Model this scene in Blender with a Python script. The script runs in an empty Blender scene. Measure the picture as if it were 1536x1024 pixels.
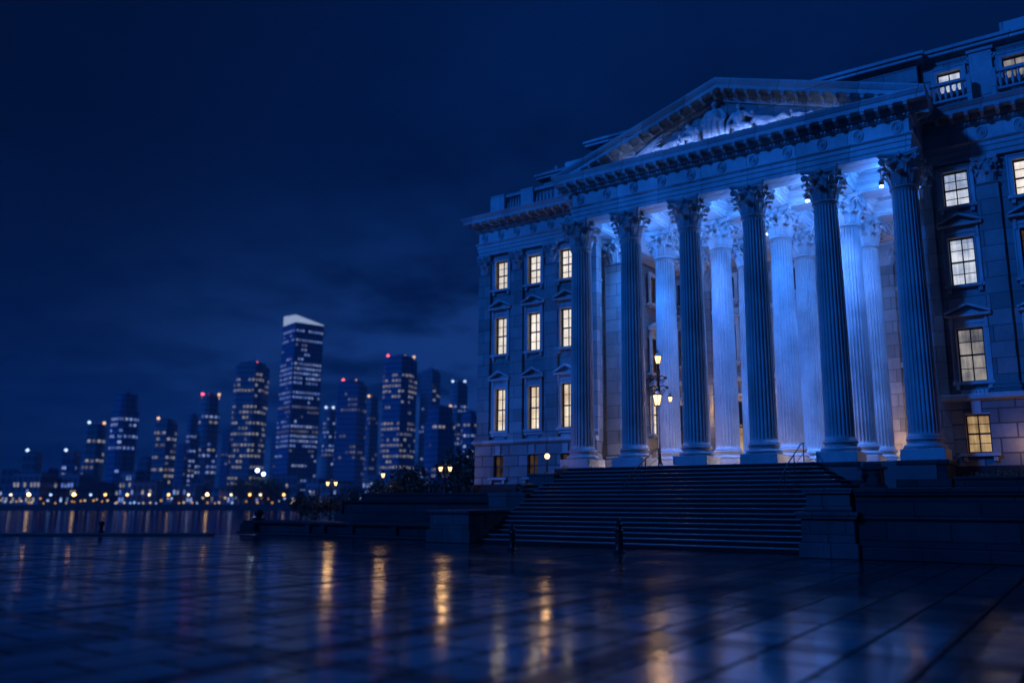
import bpy, math, random
from mathutils import Vector
R = random.Random(7)
sc = bpy.context.scene
COL = sc.collection
PI = math.pi
rad = math.radians

# ------------------------------------------------------------------ mesh builder
class MB:
    def __init__(s): s.v = []; s.f = []; s.mi = []; s.cur = 0
    def add(s, vs, fs):
        n = len(s.v); s.v += [tuple(p) for p in vs]
        for f in fs: s.f.append(tuple(n + i for i in f)); s.mi.append(s.cur)
    def box(s, x0, x1, y0, y1, z0, z1):
        s.add([(x0,y0,z0),(x1,y0,z0),(x1,y1,z0),(x0,y1,z0),(x0,y0,z1),(x1,y0,z1),(x1,y1,z1),(x0,y1,z1)],
              [(0,3,2,1),(4,5,6,7),(0,1,5,4),(1,2,6,5),(2,3,7,6),(3,0,4,7)])
    def frustum(s, cx, cy, hx0, hy0, z0, hx1, hy1, z1):
        a = [(cx+i*hx0, cy+j*hy0, z0) for i,j in ((-1,-1),(1,-1),(1,1),(-1,1))]
        b = [(cx+i*hx1, cy+j*hy1, z1) for i,j in ((-1,-1),(1,-1),(1,1),(-1,1))]
        s.add(a+b, [(3,2,1,0),(4,5,6,7)]+[(i,(i+1)%4,4+(i+1)%4,4+i) for i in range(4)])
    def quad(s, a, b, c, d): s.add([a,b,c,d], [(0,1,2,3)])
    def rings(s, rings, cap=True, closed=True):
        n = len(rings[0]); vs = [p for r in rings for p in r]; fs = []
        for k in range(len(rings)-1):
            for i in range(n if closed else n-1):
                j = (i+1) % n
                fs.append((k*n+i, k*n+j, (k+1)*n+j, (k+1)*n+i))
        if cap:
            fs.append(tuple(range(n-1,-1,-1))); fs.append(tuple((len(rings)-1)*n+i for i in range(n)))
        s.add(vs, fs)
    def lathe(s, prof, n=32, c=(0,0,0), cap=True):
        s.rings([[(c[0]+r*math.cos(2*PI*i/n), c[1]+r*math.sin(2*PI*i/n), c[2]+z) for i in range(n)] for r,z in prof], cap)
    def prism_y(s, pts, y0, y1):       # pts: (x,z) counter-clockwise seen from -y
        n = len(pts)
        s.add([(x,y0,z) for x,z in pts]+[(x,y1,z) for x,z in pts],
              [tuple(range(n)), tuple(range(2*n-1,n-1,-1))]+[(i,n+i,n+(i+1)%n,(i+1)%n) for i in range(n)])
    def prism_z(s, pts, z0, z1):
        n = len(pts)
        s.add([(x,y,z0) for x,y in pts]+[(x,y,z1) for x,y in pts],
              [tuple(range(n-1,-1,-1)), tuple(range(n,2*n))]+[(i,(i+1)%n,n+(i+1)%n,n+i) for i in range(n)])
    def tube(s, path, radii, n=8, cap=True):
        path = [Vector(p) for p in path]
        if not isinstance(radii,(list,tuple)): radii = [radii]*len(path)
        rs = []; up = None
        for i,p in enumerate(path):
            t = (path[min(i+1,len(path)-1)]-path[max(i-1,0)]).normalized()
            if up is None: up = Vector((0,0,1)) if abs(t.z) < .9 else Vector((1,0,0))
            a = t.cross(up)
            if a.length < 1e-4: a = t.cross(Vector((0,1,0)))
            a.normalize(); b = a.cross(t).normalized(); up = b
            rs.append([tuple(p+(a*math.cos(2*PI*k/n)+b*math.sin(2*PI*k/n))*radii[i]) for k in range(n)])
        s.rings(rs, cap)
    def ball(s, c, r, n=12, m=8):
        if not isinstance(r,(list,tuple)): r = (r,r,r)
        s.rings([[(c[0]+r[0]*math.sin(PI*k/m)*math.cos(2*PI*i/n), c[1]+r[1]*math.sin(PI*k/m)*math.sin(2*PI*i/n), c[2]-r[2]*math.cos(PI*k/m)) for i in range(n)]
                 for k in [.15]+list(range(1,m))+[m-.15]])
    def mesh(s, name, mats, smooth=None):
        me = bpy.data.meshes.new(name); me.from_pydata(s.v, [], s.f)
        for m in (mats if isinstance(mats,(list,tuple)) else [mats]): me.materials.append(m)
        if any(s.mi): me.polygons.foreach_set('material_index', s.mi)
        if smooth is not None:
            me.shade_smooth(); me.set_sharp_from_angle(angle=rad(smooth))
        me.update(); return me

WL = {}
def link(name, me, parent=None, loc=(0,0,0), rotz=0, scale=None):
    o = bpy.data.objects.new(name, me); COL.objects.link(o); loc = Vector(loc)
    if parent is not None:
        o.parent = parent; o.location = loc - WL[parent.name]
    else: o.location = loc
    if rotz: o.rotation_euler = (0,0,rotz)
    if scale: o.scale = scale
    WL[o.name] = loc
    return o
def child(name, me, parent):           # shares its parent's origin and turn
    o = bpy.data.objects.new(name, me); COL.objects.link(o); o.parent = parent; WL[o.name] = WL[parent.name]; return o
def tag(o, label, cat=None, group=None):
    o['label'] = label
    if cat: o['category'] = cat
    if group: o['group'] = group
    return o
def empty(name, loc, label, cat, group=None, rotz=0):
    o = link(name, None, None, loc, rotz); o.empty_display_size = .2
    return tag(o, label, cat, group)
def structure(o): o['kind'] = 'structure'; return o
def bevel(o, w=.02, seg=2):
    m = o.modifiers.new('bevel','BEVEL'); m.width = w; m.segments = seg; m.limit_method = 'ANGLE'; m.angle_limit = rad(40); m.harden_normals = False
    return o
def copy_tree(o, parent=None, **kw):
    c = o.copy(); COL.objects.link(c)
    if parent is not None: c.parent = parent
    for ch in o.children: copy_tree(ch, c)
    return c

# ------------------------------------------------------------------ materials
class NT:
    def __init__(s, name):
        s.m = bpy.data.materials.new(name); s.m.use_nodes = True; s.t = s.m.node_tree; s.t.nodes.clear()
        s.out = s.n('ShaderNodeOutputMaterial')
    def n(s, ty, **kw):
        nd = s.t.nodes.new(ty)
        for k,v in kw.items(): setattr(nd, k, v)
        return nd
    def l(s, a, b): s.t.links.new(a, b)
    def math(s, op, a, b=None, c=None):
        nd = s.n('ShaderNodeMath', operation=op)
        for i,x in enumerate((a,b,c)):
            if x is None: continue
            if hasattr(x,'node'): s.l(x, nd.inputs[i])
            else: nd.inputs[i].default_value = x
        return nd.outputs[0]
    def mix(s, fac, a, b, blend='MIX'):
        nd = s.n('ShaderNodeMix', data_type='RGBA', blend_type=blend)
        for x,i in ((fac,0),(a,6),(b,7)):
            if hasattr(x,'node'): s.l(x, nd.inputs[i])
            elif i == 0: nd.inputs[0].default_value = x
            else: nd.inputs[i].default_value = (*x,1)
        return nd.outputs[2]
    def noise(s, vec, scale, detail=4, rough=.6):
        nd = s.n('ShaderNodeTexNoise'); nd.inputs['Scale'].default_value = scale; nd.inputs['Detail'].default_value = detail; nd.inputs['Roughness'].default_value = rough
        s.l(vec, nd.inputs['Vector']); return nd.outputs['Fac']
    def ramp(s, fac, stops):
        nd = s.n('ShaderNodeValToRGB'); e = nd.color_ramp.elements
        e[0].position, e[1].position = stops[0][0], stops[-1][0]
        for p,c in stops[1:-1]: e.new(p)
        for k,(p,c) in enumerate(stops):
            e[k].color = (*c,1) if isinstance(c,tuple) else (c,c,c,1)
        s.l(fac, nd.inputs['Fac']); return nd.outputs['Color']
    def mapr(s, fac, a, b, c, d):
        nd = s.n('ShaderNodeMapRange'); s.l(fac, nd.inputs[0])
        for i,x in enumerate((a,b,c,d)): nd.inputs[i+1].default_value = x
        return nd.outputs[0]
    def principled(s, color=None, rough=None, **kw):
        b = s.n('ShaderNodeBsdfPrincipled')
        for key,x in (('Base Color',color),('Roughness',rough),*[(k.replace('_',' '),v) for k,v in kw.items()]):
            if x is None: continue
            if hasattr(x,'node'): s.l(x, b.inputs[key])
            elif isinstance(x,tuple): b.inputs[key].default_value = (*x,1)
            else: b.inputs[key].default_value = x
        s.l(b.outputs[0], s.out.inputs[0]); return b
    def bump(s, h, strength, dist, bsdf):
        nd = s.n('ShaderNodeBump'); nd.inputs['Strength'].default_value = strength; nd.inputs['Distance'].default_value = dist
        s.l(h, nd.inputs['Height']); s.l(nd.outputs[0], bsdf.inputs['Normal'])
        if 'Coat Normal' in bsdf.inputs: s.l(nd.outputs[0], bsdf.inputs['Coat Normal'])
    def pos(s): return s.n('ShaderNodeNewGeometry').outputs['Position']
    def xyz(s, v):
        nd = s.n('ShaderNodeSeparateXYZ'); s.l(v, nd.inputs[0]); return nd.outputs
    def comb(s, x, y, z=0.):
        nd = s.n('ShaderNodeCombineXYZ')
        for i,q in enumerate((x,y,z)):
            if hasattr(q,'node'): s.l(q, nd.inputs[i])
            else: nd.inputs[i].default_value = q
        return nd.outputs[0]

def stone(name, col, joints=None, joint_d=.012, stain=.45, rough=.62, mortar=.012, bump=.35, spec=.5):
    t = NT(name); p = t.pos(); q = t.xyz(p)
    big = t.noise(p, .55, 5, .6); fine = t.noise(p, 9, 6, .7); grain = t.noise(p, 55, 3, .6)
    sv = t.comb(t.math('MULTIPLY', t.math('ADD', q[0], q[1]), 2.2), t.math('MULTIPLY', q[2], .16), 0)
    streak = t.noise(sv, 1.6, 5, .65)
    c = t.mix(t.mapr(big, .3, .7, 0, 1), tuple(x*.60 for x in col), tuple(x*1.25 for x in col))
    c = t.mix(t.mapr(streak, .52, .78, 0, stain), c, tuple(x*.35 for x in col))
    c = t.mix(t.mapr(fine, .35, .75, 0, .5), c, tuple(x*.7 for x in col))
    h = t.math('ADD', t.math('MULTIPLY', fine, .25), t.math('MULTIPLY', grain, .12))
    if joints:
        w, hh = joints
        b = t.n('ShaderNodeTexBrick', offset=.5); b.inputs['Scale'].default_value = 1
        b.inputs['Brick Width'].default_value = w; b.inputs['Row Height'].default_value = hh
        b.inputs['Mortar Size'].default_value = mortar; b.inputs['Mortar Smooth'].default_value = .15
        b.inputs['Color1'].default_value = (.55,.55,.55,1); b.inputs['Color2'].default_value = (1.05,1.05,1.05,1); b.inputs['Mortar'].default_value = (.12,.12,.12,1)
        t.l(t.comb(t.math('ADD', q[0], q[1]), q[2], 0), b.inputs['Vector'])
        c = t.mix(.85, c, b.outputs['Color'], 'MULTIPLY')
        h = t.math('SUBTRACT', h, t.math('MULTIPLY', b.outputs['Fac'], joint_d*60))
    bs = t.principled(c, t.mapr(fine, .3, .7, rough-.1, rough+.15), Specular_IOR_Level=spec)
    t.bump(h, bump, .03, bs)
    return t.m

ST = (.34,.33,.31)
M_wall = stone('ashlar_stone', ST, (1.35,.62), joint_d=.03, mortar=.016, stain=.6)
M_rust = stone('rusticated_stone', ST, (1.15,.55), joint_d=.05, mortar=.03, bump=.6)
M_trim = stone('carved_stone', (.66,.645,.62), (2.1,9.), joint_d=.02, mortar=.012, stain=.5)
M_col = stone('column_stone', (.43,.42,.40), None, stain=.4, rough=.55)
M_pier = stone('pier_stone', (.095,.093,.09), (1.0,.66), joint_d=.03, mortar=.014, stain=.7, rough=.5, spec=.15)
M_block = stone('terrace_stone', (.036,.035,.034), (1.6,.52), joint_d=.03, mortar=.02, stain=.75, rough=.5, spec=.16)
M_riser_shade = stone('riser_stone_shaded', (.011,.011,.011), None, stain=.5, rough=.6, spec=.1)  # step stone with shade put into its colour, so the nosings read as lit
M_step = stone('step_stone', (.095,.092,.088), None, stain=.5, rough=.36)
M_ceil = stone('ceiling_plaster', (.52,.50,.47), None, stain=.15)
M_relief = stone('relief_stone', (.62,.60,.57), None, stain=.3)
M_roof = stone('roof_lead', (.10,.10,.11), (.6,8), rough=.45)

def plain(name, col, rough=.5, metal=0., noise_amt=.3, scale=8.):
    t = NT(name); p = t.pos(); n = t.noise(p, scale, 4)
    c = t.mix(n, tuple(x*(1-noise_amt) for x in col), tuple(x*(1+noise_amt) for x in col))
    t.principled(c, t.mapr(n, .3, .7, rough-.08, rough+.08), Metallic=metal); return t.m
M_iron = plain('black_iron', (.018,.017,.016), .38, .6)
M_rail = plain('painted_rail', (.012,.012,.013), .6)
M_bronze = plain('dark_bronze', (.05,.04,.028), .4, .8)
M_sash = plain('dark_sash', (.025,.022,.02), .45)
M_bark = plain('bark', (.05,.04,.03), .85)
M_leaf = plain('foliage', (.05,.07,.035), .6, noise_amt=.5, scale=1.5)
M_shrub = plain('shrub_leaves', (.04,.06,.03), .6, noise_amt=.5, scale=3)
M_bench = plain('bench_wood', (.06,.05,.04), .5)

def emit(name, col, strength, pattern=None):
    t = NT(name); e = t.n('ShaderNodeEmission'); e.inputs['Strength'].default_value = strength
    e.inputs['Color'].default_value = (*col,1)
    t.l(e.outputs[0], t.out.inputs[0])
    try: t.m.cycles.emission_sampling = 'NONE' if strength < 6 else 'AUTO'
    except Exception: pass
    return t.m
def lit_pane(name, c_dark, c_light, strength, sx=7.):
    """a lamp-lit room behind net curtains: folds, a lamp-lit patch and furniture seen dimly through the glass"""
    t = NT(name); o = t.n('ShaderNodeTexCoord').outputs['Object']; q = t.xyz(o)
    rnd = t.n('ShaderNodeObjectInfo').outputs['Random']
    off = t.math('MULTIPLY', rnd, 37.)
    fold = t.noise(t.comb(t.math('ADD', t.math('MULTIPLY', q[0], sx), off), t.math('MULTIPLY', q[2], .35), off), 1.3, 3, .6)
    room = t.noise(t.comb(t.math('ADD', q[0], off), q[2], off), 1.6, 3, .55)
    blind = t.math('MULTIPLY', t.math('GREATER_THAN', q[2], t.mapr(t.math('FRACT', t.math('MULTIPLY', rnd, 7.3)), 0, 1, .5, 2.6)), .10)
    k = t.math('SUBTRACT', t.math('ADD', t.math('MULTIPLY', fold, .55), t.math('MULTIPLY', room, .6)), blind)
    c = t.ramp(k, [(.38, c_dark), (.56, tuple((a+b)/2 for a,b in zip(c_dark,c_light))), (.70, c_light)])
    e = t.n('ShaderNodeEmission'); t.l(c, e.inputs['Color'])
    t.l(t.math('MULTIPLY', t.mapr(rnd, 0, 1, .75, 1.1), strength), e.inputs['Strength'])
    g = t.n('ShaderNodeBsdfGlossy'); g.inputs['Roughness'].default_value = .05; g.inputs['Color'].default_value = (.04,.04,.04,1)
    a = t.n('ShaderNodeAddShader'); t.l(e.outputs[0], a.inputs[0]); t.l(g.outputs[0], a.inputs[1]); t.l(a.outputs[0], t.out.inputs[0])
    t.m.cycles.emission_sampling = 'NONE'
    return t.m
M_pane_white = lit_pane('lit_pane_white', (.66,.58,.50), (1.,.92,.84), 1.1)
M_pane_warm = lit_pane('lit_pane_warm', (.58,.42,.27), (1.,.88,.70), 1.1)
M_pane_cool = lit_pane('lit_pane_cool', (.22,.29,.48), (.85,.90,1.), 1.0)
M_pane_grey = lit_pane('lit_pane_grey', (.10,.11,.14), (.55,.50,.48), .75, 5.)
M_pane_gold = lit_pane('lit_pane_gold', (.30,.15,.045), (1.,.68,.34), .62)
M_pane_dim = lit_pane('lit_pane_dim', (.012,.010,.010), (.34,.19,.07), .2, 3.)
def dark_glass():
    t = NT('dark_glass'); t.principled((.012,.014,.02), .06, Specular_IOR_Level=.8); return t.m
M_glass = dark_glass()
M_lamp = emit('lamp_glass_warm', (1.,.62,.26), 3.2)
M_fix = emit('ceiling_lamp_glass', (.62,.78,1.), 9.)
M_amber = emit('amber_globe', (1.,.50,.15), 4.5); M_white = emit('white_globe', (1.,.80,.55), 3.); M_bluel = emit('blue_white_globe', (.35,.55,1.), 3.)
M_mast = emit('mast_light', (.5,.70,1.), 18.)
M_amberx = emit('bright_amber_globe', (1.,.50,.15), 14.)
M_sconce = emit('sconce_glass', (1.,.66,.30), 2.6)
M_amberl = emit('amber_low_lamp', (1.,.48,.14), .9); M_whitel = emit('white_low_lamp', (1.,.78,.5), .8); M_bluell = emit('blue_white_low_lamp', (.35,.55,1.), 1.4)
for m in (M_lamp, M_fix, M_amber, M_white, M_bluel): m.cycles.emission_sampling = 'NONE'
M_ledge = emit('ledge_lamp_glass', (.5,.68,1.), 3.)
M_red = emit('beacon_red', (1.,.10,.16), 4.); M_beac = emit('beacon_warm', (1.,.6,.35), 1.6); M_beacw = emit('beacon_white', (.5,.68,1.), 2.2)
def city_win(name, cols, strength):
    t = NT(name); p = t.pos(); q = t.xyz(p)
    wn = t.n('ShaderNodeTexWhiteNoise', noise_dimensions='3D')
    sn = t.n('ShaderNodeVectorMath', operation='SNAP'); t.l(p, sn.inputs[0]); sn.inputs[1].default_value = (1.6,1.6,2.4); t.l(sn.outputs[0], wn.inputs['Vector'])
    c = t.ramp(wn.outputs['Value'], [(0., cols[0]), (.5, cols[1]), (1., cols[2])])
    e = t.n('ShaderNodeEmission'); t.l(c, e.inputs['Color'])
    w2 = t.n('ShaderNodeTexWhiteNoise', noise_dimensions='3D'); ad = t.n('ShaderNodeVectorMath', operation='ADD'); t.l(sn.outputs[0], ad.inputs[0]); ad.inputs[1].default_value = (5.3,1.7,9.1); t.l(ad.outputs[0], w2.inputs['Vector'])
    t.l(t.math('MULTIPLY', t.mapr(w2.outputs['Value'], 0, 1, .25, 1.3), strength), e.inputs['Strength'])
    t.l(e.outputs[0], t.out.inputs[0]); t.m.cycles.emission_sampling = 'NONE'; return t.m
CW = {'w': city_win('office_light_warm', ((.62,.56,.52),(.88,.81,.75),(.45,.55,.95)), .40),
      'b': city_win('office_light_blue', ((.10,.22,.85),(.25,.42,1.),(.55,.62,.9)), .75),
      'd': city_win('office_light_dim', ((.35,.3,.3),(.22,.3,.6),(.5,.4,.3)), .4)}
def tower_mat(name, col):
    t = NT(name); p = t.pos(); q = t.xyz(p)
    fl = t.math('FRACT', t.math('DIVIDE', q[2], 3.4)); band = t.math('LESS_THAN', fl, .3)
    v = t.math('LESS_THAN', t.math('FRACT', t.math('DIVIDE', t.math('ADD', q[0], t.math('MULTIPLY', q[1], .6)), 2.4)), .2)
    k = t.math('MAXIMUM', band, v)
    c = t.mix(k, col, tuple(x*2.4 for x in col))
    t.principled(c, t.mapr(k, 0, 1, .18, .5)); return t.m
M_tow = tower_mat('tower_curtain_wall', (.06,.08,.13)); M_tow2 = tower_mat('tower_masonry', (.10,.11,.13))
M_crown = emit('lit_tower_crown', (.50,.66,1.), .62)

# ------------------------------------------------------------------ plaza, water, far shore
FW = Vector((-.5489,.8359,0)); RT = Vector((.8359,.5489,0))
def at(d, lat, z=0.): return FW*d + RT*lat + Vector((0,0,z))
def plaza_mat():
    t = NT('wet_paving'); p = t.pos(); q = t.xyz(p)
    warp = t.noise(p, .6, 2); w1 = t.math('MULTIPLY', t.math('SUBTRACT', warp, .5), .06)
    x = t.math('ADD', q[0], w1); y = t.math('ADD', q[1], w1)
    b = t.n('ShaderNodeTexBrick', offset=.5); b.inputs['Scale'].default_value = 1
    b.inputs['Brick Width'].default_value = 1.15; b.inputs['Row Height'].default_value = .82; b.inputs['Mortar Size'].default_value = .034
    b.inputs['Mortar Smooth'].default_value = .3
    b.inputs['Color1'].default_value = (.018,.018,.019,1); b.inputs['Color2'].default_value = (.045,.044,.043,1); b.inputs['Mortar'].default_value = (.006,.012,.012,1)
    t.l(t.comb(y, x, 0), b.inputs['Vector'])
    bx = t.math('LESS_THAN', t.math('FRACT', t.math('DIVIDE', t.math('ADD', x, 4.65), 2.9)), .15)
    by = t.math('LESS_THAN', t.math('FRACT', t.math('DIVIDE', t.math('ADD', y, .9), 3.4)), .11)
    band = t.math('MAXIMUM', bx, by)
    wet = t.noise(p, .35, 5, .62); fine = t.noise(p, 5, 5, .6); rip = t.noise(t.comb(t.math('MULTIPLY', q[0], 1.), q[1], 0), 1.7, 4, .55)
    c = t.mix(t.math('MULTIPLY', band, .6), b.outputs['Color'], (.008,.008,.009))
    c = t.mix(t.mapr(fine, .4, .7, 0, .5), c, (.014,.014,.015))
    rr = t.math('ADD', t.mapr(wet, .35, .68, .03, .13), t.math('MULTIPLY', fine, .06))
    rr = t.math('ADD', rr, t.math('MULTIPLY', band, .05))
    rr = t.math('ADD', rr, t.math('MULTIPLY', b.outputs['Fac'], .3))
    bv = t.n('ShaderNodeTexWhiteNoise', noise_dimensions='2D')
    sn = t.n('ShaderNodeVectorMath', operation='SNAP'); t.l(t.comb(y, x, 0), sn.inputs[0]); sn.inputs[1].default_value = (1.15,.82,1); t.l(sn.outputs[0], bv.inputs['Vector'])
    rr = t.math('ADD', rr, t.mapr(bv.outputs['Value'], 0, 1, -.03, .07))
    b2 = t.n('ShaderNodeTexBrick', offset=.5)
    for i_ in ('Scale','Brick Width','Row Height','Mortar Size','Mortar Smooth'): b2.inputs[i_].default_value = b.inputs[i_].default_value
    b2.inputs['Color1'].default_value = (0,0,0,1); b2.inputs['Color2'].default_value = (1,1,1,1); b2.inputs['Mortar'].default_value = (.5,.5,.5,1)
    t.l(t.comb(y, x, 0), b2.inputs['Vector'])
    slab = t.mapr(b2.outputs['Color'], 0, 1, .45, 1.35)
    dry = t.mapr(t.math('ADD', q[0], t.math('MULTIPLY', wet, 3.)), 0., 1.4, 0, 1)
    rr = t.math('ADD', rr, t.math('MULTIPLY', dry, .45))
    spec = t.math('MULTIPLY', t.math('MULTIPLY', slab, t.mapr(dry, 0, 1, 1., .2)), t.math('MULTIPLY', t.math('SUBTRACT', .95, t.math('MULTIPLY', band, .82)), t.math('SUBTRACT', 1., b.outputs['Fac'])))
    bs = t.principled(c, rr, Specular_IOR_Level=spec, Coat_Weight=t.math('MULTIPLY', spec, .75), Coat_Roughness=rr)
    h = t.math('ADD', t.math('MULTIPLY', rip, .55), t.math('MULTIPLY', fine, .22))
    tilt = t.math('MULTIPLY', t.math('SUBTRACT', b2.outputs['Color'], .5), t.math('FRACT', t.math('DIVIDE', x, .82)))
    h = t.math('ADD', h, t.math('MULTIPLY', tilt, .9))
    h = t.math('SUBTRACT', h, t.math('MULTIPLY', b.outputs['Fac'], .35))
    t.bump(h, .24, .06, bs)
    return t.m
M_plaza = plaza_mat()
pts = [(-120,-31),(-34.4,25.2),(-33,28.5),(-108,92),(60,92),(60,-40),(-120,-40)]
mb = MB(); mb.prism_z(pts[::-1], -3., 0.)
structure(link('plaza_paving', mb.mesh('plaza', M_plaza)))
def water_mat():
    t = NT('harbour_water'); p = t.pos(); n1 = t.noise(p, .35, 4, .6); n2 = t.noise(p, 1.6, 3)
    gl = t.n('ShaderNodeBsdfGlossy'); gl.inputs['Roughness'].default_value = .10; gl.inputs['Color'].default_value = (.30,.36,.52,1)
    df = t.n('ShaderNodeBsdfDiffuse'); df.inputs['Color'].default_value = (.004,.010,.02,1); ad = t.n('ShaderNodeAddShader'); t.l(gl.outputs[0], ad.inputs[0]); t.l(df.outputs[0], ad.inputs[1]); t.l(ad.outputs[0], t.out.inputs[0])
    t.bump(t.math('ADD', n1, t.math('MULTIPLY', n2, .3)), .11, .5, gl); return t.m
mb = MB(); mb.quad(*[tuple(at(a_,b_,-1.5)) for a_,b_ in ((-120,-620),(-120,240),(290,240),(290,-620))])
structure(link('water', mb.mesh('water', water_mat())))
mb = MB(); mb.prism_z([tuple(at(a,b)[:2]) for a,b in ((283,-640),(283,300),(900,300),(900,-720))], -2., .1)
structure(link('far_shore_land', mb.mesh('far_shore', plain('shore_ground', (.03,.03,.03), .8))))

# quay kerb with mooring posts
mb = MB()
q0, q1 = Vector((-118,-29.7,0)), Vector((-35.2,24.7,0)); d = (q1-q0).normalized(); nrm = Vector((-d.y,d.x,0))
a = [q0-nrm*.02, q1-nrm*.02, q1-nrm*.62, q0-nrm*.62]
mb.prism_z([(p.x,p.y) for p in a][::-1], .004, .11)
structure(bevel(link('quay_kerb', mb.mesh('quay_kerb', M_step))))
post = MB(); post.lathe([(.13,0),(.13,.05),(.08,.09),(.07,.34),(.12,.38),(.13,.44),(.07,.5),(.01,.52)], 12)
post_me = post.mesh('mooring_post', M_iron, 40)
for k,s in enumerate((22.6,20.5,11.0,5.2)):
    p = q1 - d*s - nrm*.3
    o = link('mooring_post', post_me, None, (p.x,p.y,.11))
    tag(o, 'small black mooring post on the quay edge, ' + ['before the amber streak on the left','right beside the amber streak on the left','halfway along the quay to the bench','nearest to the long stone bench'][k], 'mooring post', 'mooring posts along the quay')

# ------------------------------------------------------------------ main building
B = empty('courthouse_building', (-12.6,33,0), 'floodlit neoclassical stone courthouse with six column portico and pediment', 'building')
def part(name, mb_or_me, mats=None, parent=B, smooth=None, loc=(0,0,0), **kw):
    me = mb_or_me.mesh(name, mats, smooth) if isinstance(mb_or_me, MB) else mb_or_me
    return link(name, me, parent, loc, **kw)

YW = 34.85                      # wall plane of both wings
XL, XR = -27.7, 9.0
PL, PR = -20.2, -4.95           # portico frieze ends
YP = 32.45
CX = [-20.05,-17.35,-14.4,-11.45,-8.42,-5.4]
ZA = 14.75
# --- wall with openings
def wall(name, x0, x1, z0, z1, ops, y, mat, depth=.32, thick=.5, **kw):
    m = MB(); xs = sorted({x0,x1,*[o[0] for o in ops],*[o[1] for o in ops]}); zs = sorted({z0,z1,*[o[2] for o in ops],*[o[3] for o in ops]})
    for i in range(len(xs)-1):
        for j in range(len(zs)-1):
            a,b,c,e = xs[i],xs[i+1],zs[j],zs[j+1]; mx,mz = (a+b)/2,(c+e)/2
            if any(o[0]<mx<o[1] and o[2]<mz<o[3] for o in ops): continue
            m.quad((a,y,c),(b,y,c),(b,y,e),(a,y,e))
    for a,b,c,e in ops:
        m.quad((a,y,c),(a,y+depth,c),(a,y+depth,e),(a,y,e)); m.quad((b,y+depth,c),(b,y,c),(b,y,e),(b,y+depth,e))
        m.quad((a,y+depth,e),(b,y+depth,e),(b,y,e),(a,y,e)); m.quad((a,y,c),(b,y,c),(b,y+depth,c),(a,y+depth,c))
    m.quad((x0,y+thick,z0),(x0,y+thick,z1),(x1,y+thick,z1),(x1,y+thick,z0))
    m.quad((x0,y,z0),(x0,y,z1),(x0,y+thick,z1),(x0,y+thick,z0)); m.quad((x1,y,z0),(x1,y+thick,z0),(x1,y+thick,z1),(x1,y,z1))
    m.quad((x0,y,z1),(x1,y,z1),(x1,y+thick,z1),(x0,y+thick,z1))
    return part(name, m, mat, **kw)

# --- windows (surround is the part; sash, pane, sill, hood are its sub-parts)
_wc = {}
def window(cx, z0, z1, w, y, pane, hood=None, rotz=0, apron=False, cols=2, rows=4, surround=True, parent=B):
    h = z1-z0; key = (round(h,2), w, hood, apron, cols, rows, surround)
    if key not in _wc:
        s = MB(); a = .17; hw = w/2
        if surround:
            for (x0,x1,c,e) in ((-hw-a,-hw,-.0,h),(hw,hw+a,-.0,h),(-hw-a,hw+a,h,h+a)): s.box(x0,x1,-.07,.01,c,e)
            for (x0,x1,c,e) in ((-hw-a-.035,-hw-a+.02,0,h+a+.035),(hw+a-.02,hw+a+.035,0,h+a+.035),(-hw-a+.02,hw+a-.02,h+a-.02,h+a+.035)): s.box(x0,x1,-.1,.012,c,e)
        else:
            s.box(-.16,.16,-.07,.01,h+.01,h+.5); s.box(-hw-.02,hw+.02,-.03,.01,h,h+.05)
        sa = MB(); f = .055
        for (x0,x1,c,e) in ((-hw,-hw+f,0,h),(hw-f,hw,0,h),(-hw+f,hw-f,0,f),(-hw+f,hw-f,h-f,h)): sa.box(x0,x1,.16,.24,c,e)
        for i in range(1,cols): x = -hw+w*i/cols; sa.box(x-.022,x+.022,.17,.23,f,h-f)
        for j in range(1,rows):
            z = h*j/rows; t = .035 if j*2 == rows else .014
            sa.box(-hw+f,hw-f,.175 if t<.03 else .165,.225 if t<.03 else .235,z-t,z+t)
        g = MB(); g.quad((-hw,.21,0),(hw,.21,0),(hw,.21,h),(-hw,.21,h))
        si = MB(); si.box(-hw-a-.08,hw+a+.08,-.17,.16,-.12,-.001)
        for x in (-hw-a+.02,hw+a-.16): si.box(x,x+.14,-.12,.01,-.3,-.121)
        if apron:
            si.box(-hw,hw,-.05,.01,-.62,-.31)
            for i in range(7): si.box(-hw+.06+i*(w-.12)/6-.035,-hw+.06+i*(w-.12)/6+.035,-.09,-.051,-.58,-.34)
        ho = None
        if hood:
            ho = MB(); W = hw+a+.16; zb = h+a+.26
            for x in (-hw-a-.02,hw+a-.10): ho.box(x,x+.12,-.12,.01,h+a-.2,zb)
            ho.box(-hw-a,hw+a,-.05,.01,h+a+.04,zb)
            ho.box(-W,W,-.26,.01,zb,zb+.09)
            if hood == 'tri':
                rise = .36
                ho.prism_y([(-W+.1,zb+.09),(W-.1,zb+.09),(0,zb+.09+rise*.86)],-.05,.01)
                for sg in (-1,1):
                    q = [(sg*W,zb+.09),(sg*(W),zb+.17),(0,zb+.17+rise),(0,zb+.07+rise)]
                    ho.prism_y(q if sg<0 else q[::-1],-.3,.01)
        _wc[key] = (s.mesh('window_surround', M_trim), sa.mesh('sash', M_sash), g, si.mesh('sill', M_trim), ho.mesh('hood', M_trim) if ho else None, {})
    s,sa,g,si,ho,gc = _wc[key]
    if pane.name not in gc: gc[pane.name] = g.mesh('pane', pane)
    o = link('window', s, parent, (cx,y,z0) if not isinstance(cx,tuple) else (*cx,z0), rotz)
    child('sash', sa, o); child('pane', gc[pane.name], o); child('sill', si, o)
    if ho: child('hood', ho, o)
    return o

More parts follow.
